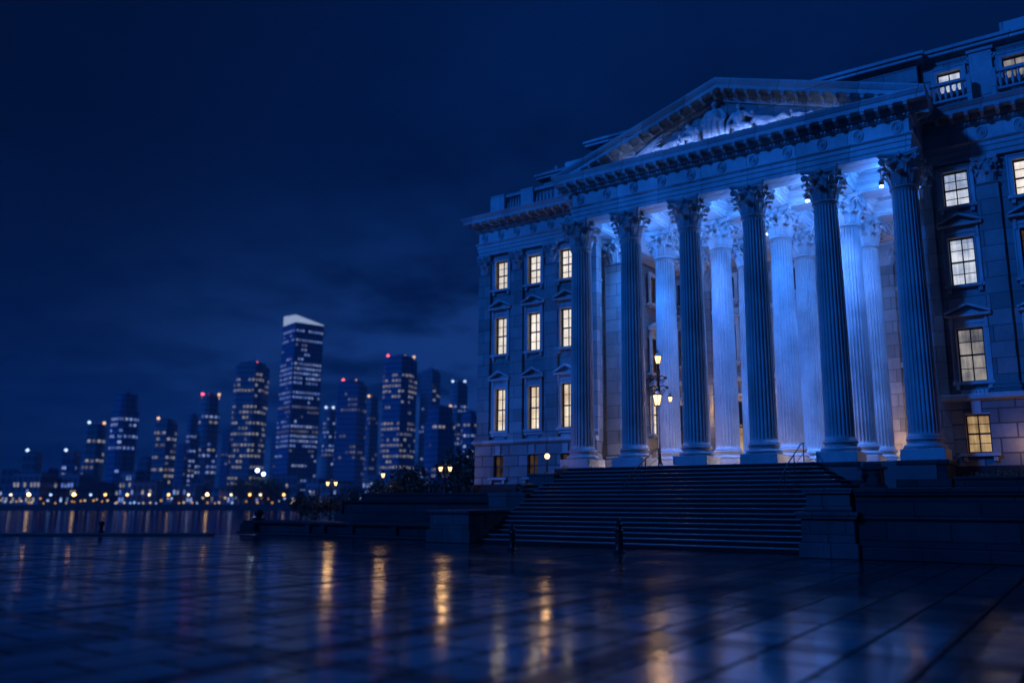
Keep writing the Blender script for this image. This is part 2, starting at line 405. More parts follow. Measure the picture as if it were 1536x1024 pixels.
# --- wings
LB = [-26.2,-24.06,-22.06]
ops_l = []
for c in LB:
    ops_l += [(c-.4,c+.4,12.75,14.33),(c-.38,c+.38,9.2,11.2),(c-.34,c+.34,5.14,7.36)]
wall('wall', XL+.1, -20.3, 4.45, ZA+.3, ops_l, YW, M_wall)
wall('basement_wall', XL-.05, -20.3, 1.4, 4.45, [(c-.32,c+.32,2.74,3.87) for c in LB], YW-.14, M_rust, depth=.4)
for i,c in enumerate(LB):
    window(c,12.75,14.33,.8,YW,M_pane_white); window(c,9.2,11.2,.76,YW,M_pane_white,'tri'); window(c,5.14,7.36,.68,YW,M_pane_warm,'tri',apron=True)
    window(c,2.74,3.87,.64,YW-.14,M_pane_dim,surround=False,rows=2)
RB = [-3.8,-1.32,1.2,3.7]
ops_r = []
for c in RB: ops_r += [(c-.46,c+.46,12.99,14.44),(c-.46,c+.46,9.79,11.7),(c-.47,c+.47,6.02,8.09)]
wall('wall', PR-.1, XR, 5.35, ZA+.3, ops_r, YW, M_wall)
wall('basement_wall', PR-.1, XR+.05, 1.4, 5.35, [(c-.42,c+.42,3.32,4.76) for c in RB], YW-.14, M_rust, depth=.4)
for i,c in enumerate(RB):
    window(c,12.99,14.44,.92,YW,M_pane_cool if i%2==0 else M_pane_white); window(c,9.79,11.7,.92,YW,M_pane_cool if i!=1 else M_pane_dim,'tri'); window(c,6.02,8.09,.94,YW,M_pane_grey if i==0 else M_pane_dim,'tri',apron=True)
    window(c,3.32,4.76,.84,YW-.14,M_pane_gold,surround=False)
# string courses
m = MB()
for z0,z1,o_ in ((4.42,4.5,.2),(4.5,4.62,.3),(4.62,4.67,.24)): m.box(XL-.05-o_+.14,-20.25,YW-o_,YW+.01,z0,z1)
m.box(XL-.1,-20.25,YW-.1,YW+.01,5.0-.12,5.0+.0)
part('string_course', m, M_trim)
m = MB()
for z0,z1,o_ in ((5.26,5.34,.2),(5.34,5.48,.32),(5.48,5.54,.25)): m.box(PR,XR+.1,YW-o_,YW+.01,z0,z1)
part('string_course', m, M_trim)
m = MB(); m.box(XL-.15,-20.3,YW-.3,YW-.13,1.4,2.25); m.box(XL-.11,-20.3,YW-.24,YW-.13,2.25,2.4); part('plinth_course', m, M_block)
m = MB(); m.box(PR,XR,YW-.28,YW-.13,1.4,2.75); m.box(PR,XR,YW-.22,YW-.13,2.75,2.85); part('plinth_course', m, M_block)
# end walls and back
m = MB(); m.box(XL-.02,XL+.6,YW+.5,58,1.4,ZA+.3); part('end_wall', m, M_wall)
m = MB(); m.box(XR-.6,XR,YW+.5,58,1.4,ZA+.3); part('end_wall', m, M_wall)
m = MB(); m.box(XL,XR,57.5,58,1.4,ZA+.3); part('rear_wall', m, M_wall)

# --- Corinthian capital
def capital_mesh():
    m = MB()
    m.lathe([(.445,0),(.455,.2),(.47,.5),(.50,.8),(.56,1.0),(.64,1.08),(.60,1.10)], 32)
    def leaf(ang, h, w, r0, curl, lobes=3):
        cl = [(0,0),(.035,.25),(.05,.5),(.075,.72),(.13,.9),(.22,.985),(.30,.97),(.335,.89),(.30,.82)]
        rows = []; n = len(cl)
        for i,(o_,t) in enumerate(cl):
            u = i/(n-1)
            ww = w*(1.0-.45*max(0,u-.45)/.55) * (1+.16*math.cos(u*PI*2*lobes)) * (1 if u<.95 else .6)
            z = t*h; r = r0 + o_*curl*1.6 + .07*t
            row = []
            for sgn,bul in ((-1,-.035),(-.62,.012),(-.3,-.006),(0,.035),(.3,-.006),(.62,.012),(1,-.035)):
                x = sgn*ww/2; rr = r+bul - (abs(sgn)**2)*ww*ww*.35
                row.append((rr,x,z))
            rows.append(row)
        fr = [[(r*math.cos(ang)-x*math.sin(ang), r*math.sin(ang)+x*math.cos(ang), z) for r,x,z in row] for row in rows]
        bk = [[((r-.03)*math.cos(ang)-x*.96*math.sin(ang), (r-.03)*math.sin(ang)+x*.96*math.cos(ang), z-.012) for r,x,z in row] for row in rows]
        loops = [f_+b_[::-1] for f_,b_ in zip(fr,bk)]
        m.rings(loops)
    for k in range(8): leaf(2*PI*k/8, .50, .36, .47, .62)
    for k in range(8): leaf(2*PI*(k+.5)/8, .84, .33, .485, .66)
    # corner volutes and inner helices
    for k in range(4):
        a = PI/4+PI/2*k
        for side in (-1,1):
            pth = []; rd = []
            for i in range(22):
                u = i/21
                if u < .5:
                    v = u/.5; r = .55+.33*v**1.6; z = .62+.44*v; off = side*(.2*(1-v)+.05)
                else:
                    v = (u-.5)/.5; th = PI/2 - v*3.1*PI; s = .125*(1-.72*v); r = .87+s*math.cos(th)*1.; z = .935+s*math.sin(th); off = side*(.05+.015*v)
                pth.append((r*math.cos(a)-off*math.sin(a), r*math.sin(a)+off*math.cos(a), z)); rd.append(.038-.012*u)
            m.tube(pth, rd, 6)
            pth = []
            for i in range(14):
                u = i/13; fa = PI/2*k
                if u < .5: v = u/.5; r = .56+.05*v; z = .62+.36*v; off = side*(.26-.1*v)
                else: v = (u-.5)/.5; th = v*2.4*PI; s = .07*(1-.6*v); r = .63; z = .98-s+s*math.cos(th); off = side*(.16-s*math.sin(th))
                pth.append((r*math.cos(fa)-off*math.sin(fa), r*math.sin(fa)+off*math.cos(fa), z))
            m.tube(pth, .026, 6)
    # abacus with hollow sides and a flower on each
    def abac(hw, dip, ch, z0, z1):
        pts = []
        for k in range(4):
            a = PI/2*k
            for i in range(13):
                u = -1+2*i/12
                x = hw - dip*(1-u*u); y = u*(hw-ch)
                pts.append((x*math.cos(a)-y*math.sin(a), x*math.sin(a)+y*math.cos(a)))
        m.prism_z(pts, z0, z1)
    abac(.74,.17,.07,1.08,1.15); abac(.79,.18,.07,1.15,1.25)
    for k in range(4):
        a = PI/2*k; m.ball((.64*math.cos(a),.64*math.sin(a),1.13), (.11,.11,.11), 8, 6)
        for j in range(5):
            b = 2*PI*j/5; x = .07*math.cos(b); m.ball(((.70)*math.cos(a)-x*math.sin(a), .70*math.sin(a)+x*math.cos(a), 1.13+.07*math.sin(b)), .05, 6, 4)
    return m.mesh('capital', M_col, 50)
CAP = capital_mesh()
def shaft_mesh(z0, z1, r0=.555, r1=.465):
    m = MB(); nf = 24; H = z1-z0; rings = []
    zs = [0,.05,.1,.14,.2,.28]+[.28+(H-.62)*i/9 for i in range(1,10)]+[H-.3,H-.24,H-.2,H-.15]
    for z in zs:
        t = z/H; r = r0+(r1-r0)*(t**1.6)
        e = min(z-.1, H-.2-z); dpt = .058*max(0,min(1,e/.16))**.5 if e>0 else 0
        fl = .07*max(0,(1-z/.14))**2 + .035*max(0,1-(H-.15-z)/.1)**2 if (z<.14 or H-.15-z<.1) else 0
        ring = []
        for i in range(nf):
            for u,dd in ((0,0),(.2,0),(.33,.66),(.6,1.),(.87,.66)):
                a = 2*PI*(i+u)/nf; ring.append(((r+fl-dpt*dd)*math.cos(a),(r+fl-dpt*dd)*math.sin(a),z))
        rings.append(ring)
    m.rings(rings, cap=False)
    m.lathe([(r1,H-.15),(r1+.05,H-.13),(r1+.075,H-.08),(r1+.05,H-.03),(r1-.03,H)], 40, cap=False)
    return m.mesh('column_shaft', M_col, 45)
Z_PL, Z_BT, Z_CB = 3.0, 3.42, ZA-1.25
def base_mesh():
    m = MB(); pr = []
    def tor(rc, r, zc, a0, a1, n=8):
        for i in range(n+1):
            a = a0+(a1-a0)*i/n; pr.append((rc+r*math.cos(a), zc+r*math.sin(a)))
    pr.append((.55,0)); tor(.67,.085,.085,-PI/2,PI/2); pr.append((.655,.19)); pr.append((.61,.21)); pr.append((.59,.25)); pr.append((.615,.29)); pr.append((.63,.30))
    tor(.61,.055,.36,-PI/2,PI/2); pr.append((.60,.43)); pr.append((.55,.44))
    m.lathe(pr, 40); return m.mesh('column_base', M_col, 45)
BASE = base_mesh()
pm = MB(); pm.box(-.76,.76,-.76,.76,0,.42)
PLINTH = pm.mesh('plinth', M_col)
SHAFT = shaft_mesh(Z_BT+.44, Z_CB)
def column(x, y, label=None):
    o = link('column', SHAFT, B, (x,y,Z_BT+.44)); o.rotation_euler = (0,0,0)
    bevel(link('plinth', PLINTH, o, (x,y,Z_PL+.004)), .025); link('column_base', BASE, o, (x,y,Z_BT)); link('capital', CAP, o, (x,y,Z_CB))
    return o
ROWS = [33.0,36.6,40.2]
for x in CX: column(x, ROWS[0])
for x in CX[1:5]:
    column(x, ROWS[1]); column(x, ROWS[2])
# pilasters: flat shafts with moulded base and a capital in half relief
def pilaster(x, y, z0, zc, w=.78, d=.15, rotz=0, cs=.62, zt=ZA):
    m = MB(); hw = w/2
    m.box(-hw,hw,-d,.02,.35,zc-z0); m.box(-hw-.06,hw+.06,-d-.06,.02,0,.14); m.box(-hw-.09,hw+.09,-d-.09,.02,.14,.22); m.box(-hw-.04,hw+.04,-d-.04,.02,.22,.3); m.box(-hw-.06,hw+.06,-d-.06,.02,.3,.35)
    m.box(-hw-.03,hw+.03,-d-.03,.02,zc-z0-.08,zc-z0-.02)
    o = link('pilaster', m.mesh('pilaster', M_wall), B, (x,y,z0), rotz)
    c = bpy.data.objects.new('capital', CAP); COL.objects.link(c); c.parent = o; c.location = (0,-.02,zc-z0-.02); c.scale = (cs,cs*.62,(zt-zc+.02)/1.25); WL[c.name] = Vector((x,y,zc))
    return o
for x in (-27.27,-25.13,-22.96): pilaster(x, YW, 4.67, 13.68)
for x in (-2.7,-.05,2.45,4.9): pilaster(x, YW, 5.54, 13.7, .8)
pilaster(-4.98, YW, 2.9, 13.5, .62)
# square pier at the end of the left wing
m = MB(); m.box(-.5,.5,-.5,.5,.8,Z_CB-Z_PL); m.box(-.62,.62,-.62,.62,0,.42); m.box(-.58,.58,-.58,.58,.42,.56); m.box(-.54,.54,-.54,.54,.6,.72); m.box(-.55,.55,-.55,.55,Z_CB-Z_PL-.1,Z_CB-Z_PL-.02)
o = link('corner_pier', m.mesh('corner_pier', M_wall), B, (-19.95,36.5,Z_PL)); 
link('capital', CAP, o, (-19.95,36.5,Z_CB))

# --- portico floor, recess walls
m = MB(); m.box(-20.9,-4.95,32.1,44.9,1.4,3.0); part('portico_floor', m, M_step)
YB = 44.3
CB = [-19.85,-17.1,-13.55,-10.2,-6.75]
ops = []
for c in CB: ops += [(c-.42,c+.42,12.9,14.2),(c-.42,c+.42,9.3,11.4),(c-.62,c+.62,3.0,7.0)]
wall('recess_wall', -20.9, -4.95, 3.0, 16.1, ops, YB, M_wall)
for i,c in enumerate(CB):
    window(c,12.9,14.2,.84,YB,M_glass); window(c,9.3,11.4,.84,YB,M_pane_dim if i in (0,3) else M_glass,'tri')
    # glazed double door with fanlight panels
    f = MB(); hw=.62
    f.box(-hw-.22,-hw,-.1,.02,0,4.2); f.box(hw,hw+.22,-.1,.02,0,4.2); f.box(-hw-.22,hw+.22,-.1,.02,4.0,4.3); f.box(-hw-.35,hw+.35,-.3,.02,4.3,4.42)
    for s_ in (-1,1):
        pth = [(s_*(.78)+s_*.0, -.16, 3.9+.4*t) for t in (0,.5,1)]; f.tube(pth, [.06,.11,.08], 6)
    o = link('door', f.mesh('door_surround', M_trim), B, (c,YB,3.0))
    l = MB()
    for x0,x1 in ((-hw,-hw+.1),(-.05,.05),(hw-.1,hw)): l.box(x0,x1,.12,.2,0,4)
    for z in (0,1.0,2.55,2.7,3.9): l.box(-hw+.1,-.05,.13,.19,z,z+.1); l.box(.05,hw-.1,.13,.19,z,z+.1)
    child('leaf_frame', l.mesh('leaf_frame', M_sash), o)
    g = MB(); g.quad((-hw,.16,0),(hw,.16,0),(hw,.16,2.7),(-hw,.16,2.7)); child('glazing', g.mesh('glazing', M_pane_gold if i in (1,2) else M_pane_dim), o)
    g = MB(); g.quad((-hw,.16,2.7),(hw,.16,2.7),(hw,.16,4),(-hw,.16,4)); child('transom_light', g.mesh('transom_light', M_glass), o)
    hd = MB(); hd.tube([(.1,.1,1.2),(.1,.04,1.25),(.1,.04,1.75),(.1,.1,1.8)], .018, 6); child('handle', hd.mesh('handle', M_bronze), o)
for x in (-18.5,-15.3,-11.9,-8.45): pilaster(x, YB, Z_PL, Z_CB, .8, .25, cs=.75)
m = MB(); m.box(-20.9,-4.95,YB-.14,YB-.005,8.15,8.4); m.box(-20.9,-4.95,YB-.1,YB-.005,12.1,12.35)
part('string_course', m, M_trim)
# left side of the recess, faces the columns
m = MB(); m.box(-21.4,-20.9,YW+.5,YB,3.0,16.1); part('recess_side_wall', m, M_wall)
for y,zs in ((38.4,((5.2,7.4),(8.6,10.6),(12.6,14.2))),(42.0,((5.2,7.4),(8.6,10.6),(12.6,14.2)))):
    for k,(a,b) in enumerate(zs): window((-20.68,y), a, b, .84, None, M_pane_dim if k else M_pane_warm, 'tri' if k<2 else None, rotz=PI/2)
window((-21.05+.3,35.45), 12.75, 14.2, .5, None, M_pane_dim, None, rotz=PI/2)
m = MB(); m.box(-4.95,-4.5,YW+.5,YB,3.0,16.1); part('recess_side_wall', m, M_wall)

# --- entablature swept round wings and portico
PATH = [(XL,58),(XL,34.7),(PL,34.7),(PL,YP),(PR,YP),(PR,34.7),(XR,34.7),(XR,58)]
def sweep(prof, path=PATH):
    m = MB(); P_ = [Vector((x,y)) for x,y in path]; N = len(P_); cols = []
    for i in range(N):
        ns = []
        if i > 0: t = (P_[i]-P_[i-1]).normalized(); ns.append(Vector((t.y,-t.x)))
        if i < N-1: t = (P_[i+1]-P_[i]).normalized(); ns.append(Vector((t.y,-t.x)))
        off = ns[0] if len(ns)==1 else (ns[0]+ns[1])/(1+ns[0].dot(ns[1]))
        cols.append([(P_[i].x+off.x*o_, P_[i].y+off.y*o_, z) for o_,z in prof])
    n = len(prof); vs = [p for c in cols for p in c]
    m.add(vs, [(i*n+j,(i+1)*n+j,(i+1)*n+j+1,i*n+j+1) for i in range(N-1) for j in range(n-1)])
    return m
arch = [(-.45,ZA),(0,ZA),(0,ZA+.2),(.035,ZA+.2),(.035,ZA+.42),(.07,ZA+.42),(.07,ZA+.58),(.10,ZA+.6),(.15,ZA+.66),(.15,ZA+.70),(.0,ZA+.702)]
ZF = ZA+.702; ZC = 16.1
part('architrave', sweep(arch), M_trim)
FRZ = part('frieze', sweep([(0,ZF),(0,ZC)]), M_trim)
cor = [(0,ZC),(.06,ZC),(.10,ZC+.06),(.10,ZC+.2),(.18,ZC+.21),(.2,ZC+.24),(.2,ZC+.42),(.64,ZC+.42),(.64,ZC+.58),(.67,ZC+.60),(.70,ZC+.66),(.75,ZC+.74),(.75,ZC+.78),(-.5,ZC+.82)]
CORN = part('cornice', sweep(cor), M_trim)
ZT = ZC+.79
dm = MB()
def dentils(a, b, y):      # along x at frieze plane y
    n = int((b-a)/.15)
    for i in range(n): x = a+(b-a)*(i+.25)/n; dm.box(x,x+.085,y-.165,y-.09,ZC+.065,ZC+.195)
dentils(XL-.1,PL-.12,34.7); dentils(PL-.1,PR+.1,YP); dentils(PR+.12,4,34.7)
for i in range(14):
    y = YP+.05+i*.15; dm.box(PR+.09,PR+.165,y,y+.085,ZC+.065,ZC+.195)
part('dentil_course', dm, M_trim, parent=CORN)
# modillion bracket
mm = MB(); s_ = [(-.40,0),(-.41,-.02),(-.41,-.10),(-.35,-.14),(-.22,-.11),(-.12,-.15),(0,-.19),(0,0)]
n = len(s_); hw = .066
mm.add([(-hw,y,z) for y,z in s_]+[(hw,y,z) for y,z in s_], [tuple(range(n)),tuple(range(2*n-1,n-1,-1))]+[(i,n+i,n+(i+1)%n,(i+1)%n) for i in range(n)])
mm.box(-hw-.03,hw+.03,-.44,0,0,.045)
MODM = mm.mesh('modillion', M_trim)
def modillions(a, b, y, step=.52):
    n = max(2,round((b-a)/step))
    for i in range(n+1): link('modillion', MODM, CORN, (a+(b-a)*i/n, y-.2, ZC+.372))
modillions(XL+.05,PL-.75,34.7); modillions(PL-.02,PR+.02,YP); modillions(PR+.75,1.2,34.7)
for i in range(3): link('modillion', MODM, CORN, (PR+.2, YP+.35+i*.55, ZC+.372), rotz=PI/2)
# medallions
md = MB()
def torus(m, R_, r, n=20, k=6, sx=.8):
    m.rings([[(sx*(R_+r*math.cos(2*PI*j/k))*math.cos(2*PI*i/n), r*.8*math.sin(2*PI*j/k), (R_+r*math.cos(2*PI*j/k))*math.sin(2*PI*i/n)) for j in range(k)] for i in range(n+1)], cap=False)
torus(md,.225,.04); torus(md,.13,.025); md.ball((0,0,0),(.06,.05,.08),8,6)
MEDM = md.mesh('medallion', M_trim, 60)
for i in range(11): link('medallion', MEDM, FRZ, (PL+.45+i*(PR-PL-.9)/10, YP-.02, (ZF+ZC)/2))
for x in (-27.3,-26.2,-25.13,-24.06,-22.96,-21.86): link('medallion', MEDM, FRZ, (x,34.68,(ZF+ZC)/2))
for x in (-3.8,-2.7,-1.4,-.05,1.2): link('medallion', MEDM, FRZ, (x,34.68,(ZF+ZC)/2))

# --- pediment
XM = -12.42; XE0, XE1 = PL-.75, PR+.75; HWD = (XE1-XE0)/2
def zrake(x, z0=16.06, zap=18.76): return z0+(zap-z0)*(1-abs(x-XM)/(XE1-XM if x > XM else XM-XE0))
rk = [(0,0),(.08,.0),(.11,.1),(.11,.22),(.19,.24),(.2,.44),(.64,.44),(.64,.60),(.67,.62),(.72,.70),(.77,.80),(.77,.86),(-.4,.9)]
rm = MB()
for xe in (XE0,XE1):
    A = [(xe,YP-o_,zrake(xe)+n_) for o_,n_ in rk]; Bq = [(XM,YP-o_,zrake(XM)+n_) for o_,n_ in rk]; n = len(rk)
    fs = [(j,j+1,n+j+1,n+j) for j in range(n-1)]
    if xe < XM: fs = [f[::-1] for f in fs]
    rm.add(A+Bq, fs+[tuple(range(n))])
RAK = part('raking_cornice', rm, M_trim)
rd = MB()
sl = (18.76-16.06)/HWD
for sg in (-1,1):
    nn = int((HWD-1.5)/.15)
    for i in range(nn):
        x = XM+sg*(.12+i*.15); z = zrake(x)+.11; x2 = x+sg*.085; z2 = zrake(x2)+.11
        q = [(x,z),(x2,z2),(x2,z2+.1),(x,z+.1)]
        rd.prism_y(q if sg>0 else q[::-1], YP-.17, YP-.1)
part('dentil_course', rd, M_trim, parent=RAK)
for sg in (-1,1):
    for i in range(14):
        x = XM+sg*(.26+i*.52)
        o = link('modillion', MODM, RAK, (x, YP-.2, zrake(x)+.395)); o.rotation_euler = (0, sg*math.atan(sl), 0)
m = MB(); m.prism_y([(XE0+1.2,ZT-.2),(XE1-1.2,ZT-.2),(XM,zrake(XM)+.05)], YP-.005, YP+.5); part('tympanum', m, M_wall)
m = MB()
for sg,xe in ((-1,XE0),(1,XE1)):
    a = [(xe,YP-.6,zrake(xe)+.93),(XM,YP-.6,zrake(XM)+.93),(XM,37.5,zrake(XM)+.93),(xe,37.5,zrake(xe)+.93)]
    m.add(a, [(0,1,2,3) if sg<0 else (3,2,1,0)])
part('portico_roof', m, M_roof)

# tympanum sculpture, each figure one continuous body melted together
def figure(name, label, x, prims, sx=1., vox=.026):
    m = MB()
    for p in prims:
        if p[0] == 'b': m.ball((p[1]*sx,p[2],p[3]), p[4], 14, 10)
        elif p[0] == 't': m.tube([(a*sx,b,c) for a,b,c in p[1]], p[2], 10)
        elif p[0] == 'robe':            # (cx, z0, z1, r0, r1, folds)
            _,cx,z0,z1,r0,r1,nf,ph = p; rs = []
            for i in range(9):
                u = i/8; r = r0+(r1-r0)*u
                rs.append([((cx+(r*(1+.16*(1-u*.6)*math.sin(nf*a+ph)))*math.cos(a))*sx, (r*.6*(1+.16*(1-u*.6)*math.sin(nf*a+ph)))*math.sin(a), z0+(z1-z0)*u) for a in [2*PI*k/64 for k in range(64)]])
            m.rings(rs)
    o = link(name, m.mesh(name, M_relief, 60), B, (x,YP-.16,ZT+.02)); o['label'] = label; o.scale = (1.22,1.,1.13)
    rmod = o.modifiers.new('melt','REMESH'); rmod.mode = 'VOXEL'; rmod.voxel_size = vox; rmod.use_smooth_shade = True
    return o
stand = [('robe',0,-.02,1.0,.40,.30,11,0.),('t',[(0,0,.95),(0,-.02,1.2),(0,0,1.33)],[.29,.27,.12]),('b',-.2,-.02,1.24,(.13,.12,.11)),('b',.2,-.02,1.24,(.13,.12,.11)),
         ('t',[(0,0,1.28),(0,-.02,1.44)],[.075,.07]),('b',0,-.04,1.54,(.105,.12,.135)),('b',0,.0,1.56,(.125,.12,.13)),('b',0,-.15,1.52,(.022,.03,.03)),
         ('t',[(-.26,-.05,1.22),(-.40,-.1,.95),(-.44,-.22,.72)],[.1,.085,.06]),('t',[(.26,-.05,1.22),(.42,-.1,.95),(.40,-.24,.75)],[.1,.085,.06]),
         ('t',[(-.25,-.12,1.15),(.1,-.25,.95),(.38,-.14,.62)],[.07,.08,.05]),('t',[(-.3,-.1,.98),(-.34,-.2,.5),(-.36,-.14,.0)],[.08,.09,.07]),('t',[(.28,-.12,.9),(.34,-.2,.4),(.38,-.16,.0)],[.07,.09,.08]),
         ('t',[(-.1,-.2,.9),(-.12,-.27,.45),(-.1,-.24,0)],[.05,.06,.06]),('t',[(.1,-.2,.9),(.13,-.27,.45),(.15,-.24,0)],[.05,.06,.06])]
figure('relief_figure','tall robed central figure standing under the apex',-12.72,stand)
seat = [('robe',-.02,-.02,.45,.34,.26,9,1.),('t',[(0,0,.4),(0,-.02,.75),(.0,0,1.0)],[.2,.23,.1]),('b',-.17,-.05,.9,(.12,.1,.1)),('b',.17,-.05,.9,(.12,.1,.1)),('b',-.08,-.16,.82,(.1,.07,.08)),('b',.09,-.16,.82,(.1,.07,.08)),
        ('t',[(0,-.02,.98),(0,-.04,1.12)],[.06,.055]),('b',0,-.06,1.2,(.085,.1,.11)),('b',0,-.02,1.23,(.1,.1,.1)),
        ('t',[(-.2,-.05,.92),(-.36,-.1,.68),(-.46,-.15,.35)],[.08,.07,.045]),('t',[(.2,-.05,.92),(.38,-.1,.72),(.52,-.2,.6)],[.08,.065,.045]),
        ('t',[(-.1,-.1,.42),(-.32,-.28,.40),(-.42,-.22,.0)],[.13,.11,.07]),('t',[(.1,-.1,.42),(.36,-.26,.3),(.56,-.2,.02)],[.13,.1,.07]),('t',[(.55,-.1,.1),(.2,-.12,.25),(-.2,-.2,.32)],[.09,.08,.06])]
figure('relief_figure','bare-chested seated figure right of the central one',-11.62,seat)
recl = [('t',[(-.5,-.02,.62),(-.3,-.05,.42),(0,-.08,.25),(.35,-.1,.2)],[.12,.2,.22,.17]),('b',-.55,-.06,.80,(.09,.1,.115)),('t',[(-.53,-.02,.6),(-.55,-.04,.75)],[.06,.06]),
        ('t',[(.25,-.1,.22),(.55,-.15,.38),(.85,-.12,.08)],[.14,.12,.07]),('t',[(.2,-.05,.15),(.65,-.06,.14),(1.05,-.05,.05)],[.13,.1,.06]),
        ('t',[(-.45,-.1,.55),(-.62,-.15,.3),(-.5,-.2,.06)],[.075,.065,.05]),('t',[(-.35,-.12,.52),(-.05,-.22,.45),(.2,-.2,.36)],[.075,.06,.045]),
        ('t',[(-.6,-.02,.05),(0,-.1,.07),(.9,-.05,.03)],[.1,.12,.06]),('t',[(-.3,-.15,.3),(.1,-.22,.2),(.5,-.2,.05)],[.06,.07,.05])]
figure('relief_figure','draped figure reclining towards the right corner',-10.35,recl)
small = [(a[0],[(x*.62,y*.8,z*.62) for x,y,z in a[1]],[r*.62 for r in a[2]]) if a[0]=='t' else (a[0],a[1]*.62,a[2]*.8,a[3]*.62,tuple(r*.65 for r in a[4])) for a in recl]
figure('relief_figure','smaller figure stretched out at the right end',-8.95,small,vox=.02)
kneel = [('robe',0,-.02,.5,.34,.22,8,.4),('t',[(0,0,.45),(-.06,-.03,.7),(-.1,-.02,.86)],[.19,.2,.09]),('b',-.2,-.07,.93,(.085,.1,.1)),('t',[(-.1,-.02,.84),(-.17,-.04,.92)],[.055,.055]),
         ('t',[(-.15,-.06,.78),(-.34,-.15,.62),(-.42,-.2,.4)],[.075,.06,.045]),('t',[(.1,-.06,.78),(.25,-.12,.55),(.2,-.2,.35)],[.08,.065,.05]),('t',[(-.05,-.12,.4),(-.35,-.24,.38),(-.36,-.2,.0)],[.12,.1,.065]),('t',[(.1,-.05,.2),(.4,-.08,.1)],[.12,.06])]
figure('relief_figure','kneeling figure leaning in left of the central one',-13.75,kneel)
figure('relief_figure','draped figure reclining towards the left corner',-14.95,[(a[0],[(x*.85,y,z*.78) for x,y,z in a[1]],[r*.8 for r in a[2]]) if a[0]=='t' else (a[0],a[1]*.85,a[2],a[3]*.78,tuple(r*.85 for r in a[4])) for a in recl],sx=-1)
wing = [('t',[(-.9+.0*k,-.05,.02),(-.2+.05*k,-.1,.12+.1*k),(.35+.06*k,-.06,.2+.17*k)],[.03,.055,.03]) for k in range(5)]
figure('relief_drapery','fan of long drapery folds at the left end',-15.9,wing,vox=.02)
figure('relief_figure','smaller figure lying at the left end',-17.0,[(a[0],[(x*.8,y,z*.75) for x,y,z in a[1]],[r*.8 for r in a[2]]) if a[0]=='t' else (a[0],a[1]*.8,a[2],a[3]*.75,a[4]) for a in small],sx=-1,vox=.02)

# --- portico ceiling: beams and coffers
bm_ = MB(); ZS = 15.75
for i,y in enumerate([33.0]+ROWS[1:]+[43.85]):
    hw = .5 if i else .55
    bm_.box(PL+.02 if i==0 else -20.9, PR-.02 if i==0 else -4.95, y-hw+(.48 if i==0 else 0), y+hw, ZA+.004, ZS+.4)
part('ceiling_beam', bm_, M_ceil)
xb = [-20.2]+CX[1:5]+[-5.3]
for i,x in enumerate(xb):
    m = MB(); hw = .46
    ys = [33.55]+[36.1,37.1,39.7,40.7,43.35]
    for a,b in ((33.55,36.1),(37.1,39.7),(40.7,43.35)): m.box(x-hw,x+hw,a,b,ZA+.02,ZS+.4)
    part('ceiling_beam', m, M_ceil)
m = MB(); m.box(-21.0,-4.9,33.0,44.8,ZS+.4,ZS+.6); part('ceiling_slab', m, M_ceil)
for i in range(5):
    for (a,b) in ((33.55,36.1),(37.1,39.7),(40.7,43.35)):
        x0,x1 = xb[i]+.46, xb[i+1]-.46; m = MB()
        prof = [(0,ZA+.10),(.06,ZA+.10),(.10,ZA+.22),(.16,ZA+.26),(.16,ZA+.42),(.24,ZA+.44),(.28,ZA+.56),(.36,ZA+.58),(.36,ZA+.74),(.44,ZA+.76),(.5,ZA+.86)]
        loops = [[(x0+d_,a+d_,z),(x1-d_,a+d_,z),(x1-d_,b-d_,z),(x0+d_,b-d_,z)] for d_,z in prof]
        m.rings(loops, cap=False)
        zz = ZA+.86; m.add([(x0+.5,a+.5,zz),(x1-.5,a+.5,zz),(x1-.5,b-.5,zz),(x0+.5,b-.5,zz)], [(0,3,2,1)])
        cx_,cy_ = (x0+x1)/2,(a+b)/2
        for k in (-.18,.18): m.box(cx_-(x1-x0)/2+.5+.12,cx_+(x1-x0)/2-.5-.12,cy_+k-.02,cy_+k+.02,zz-.05,zz-.002)
        part('coffer', m, M_ceil)
# ceiling lamps: small floodlights clamped in the coffers (they light the portico)
fl = MB(); fl.lathe([(.02,0),(.10,.0),(.12,.06),(.11,.16),(.04,.22),(.018,.26),(.018,1.25)], 16)
fg = MB(); fg.ball((0,0,-.03),(.09,.09,.06),12,6)
FLM, FGM = fl.mesh('ceiling_lamp', M_iron, 40), fg.mesh('lamp_glass', M_fix, 60)
pf = MB(); pf.lathe([(.03,-.16),(.10,-.12),(.13,.06),(.13,.08)], 14); pf.box(-.015,.015,-.015,.015,-.3,-.12)
pg = MB(); pg.lathe([(.005,.075),(.12,.075)], 14, cap=False)
PFM, PGM = pf.mesh('beam_spotlight', M_iron, 40), pg.mesh('lamp_glass', M_fix)
def lamp(name, kind, loc, power, col, radius=.12, **kw):
    L = bpy.data.lights.new(name, kind); L.energy = power; L.color = col
    if kind in ('POINT','SPOT'): L.shadow_soft_size = radius
    for k,v in kw.items(): setattr(L,k,v)
    o = bpy.data.objects.new(name, L); COL.objects.link(o); o.location = loc; return o
BL = (.035,.22,1.0); BLW = (.08,.26,1.0)
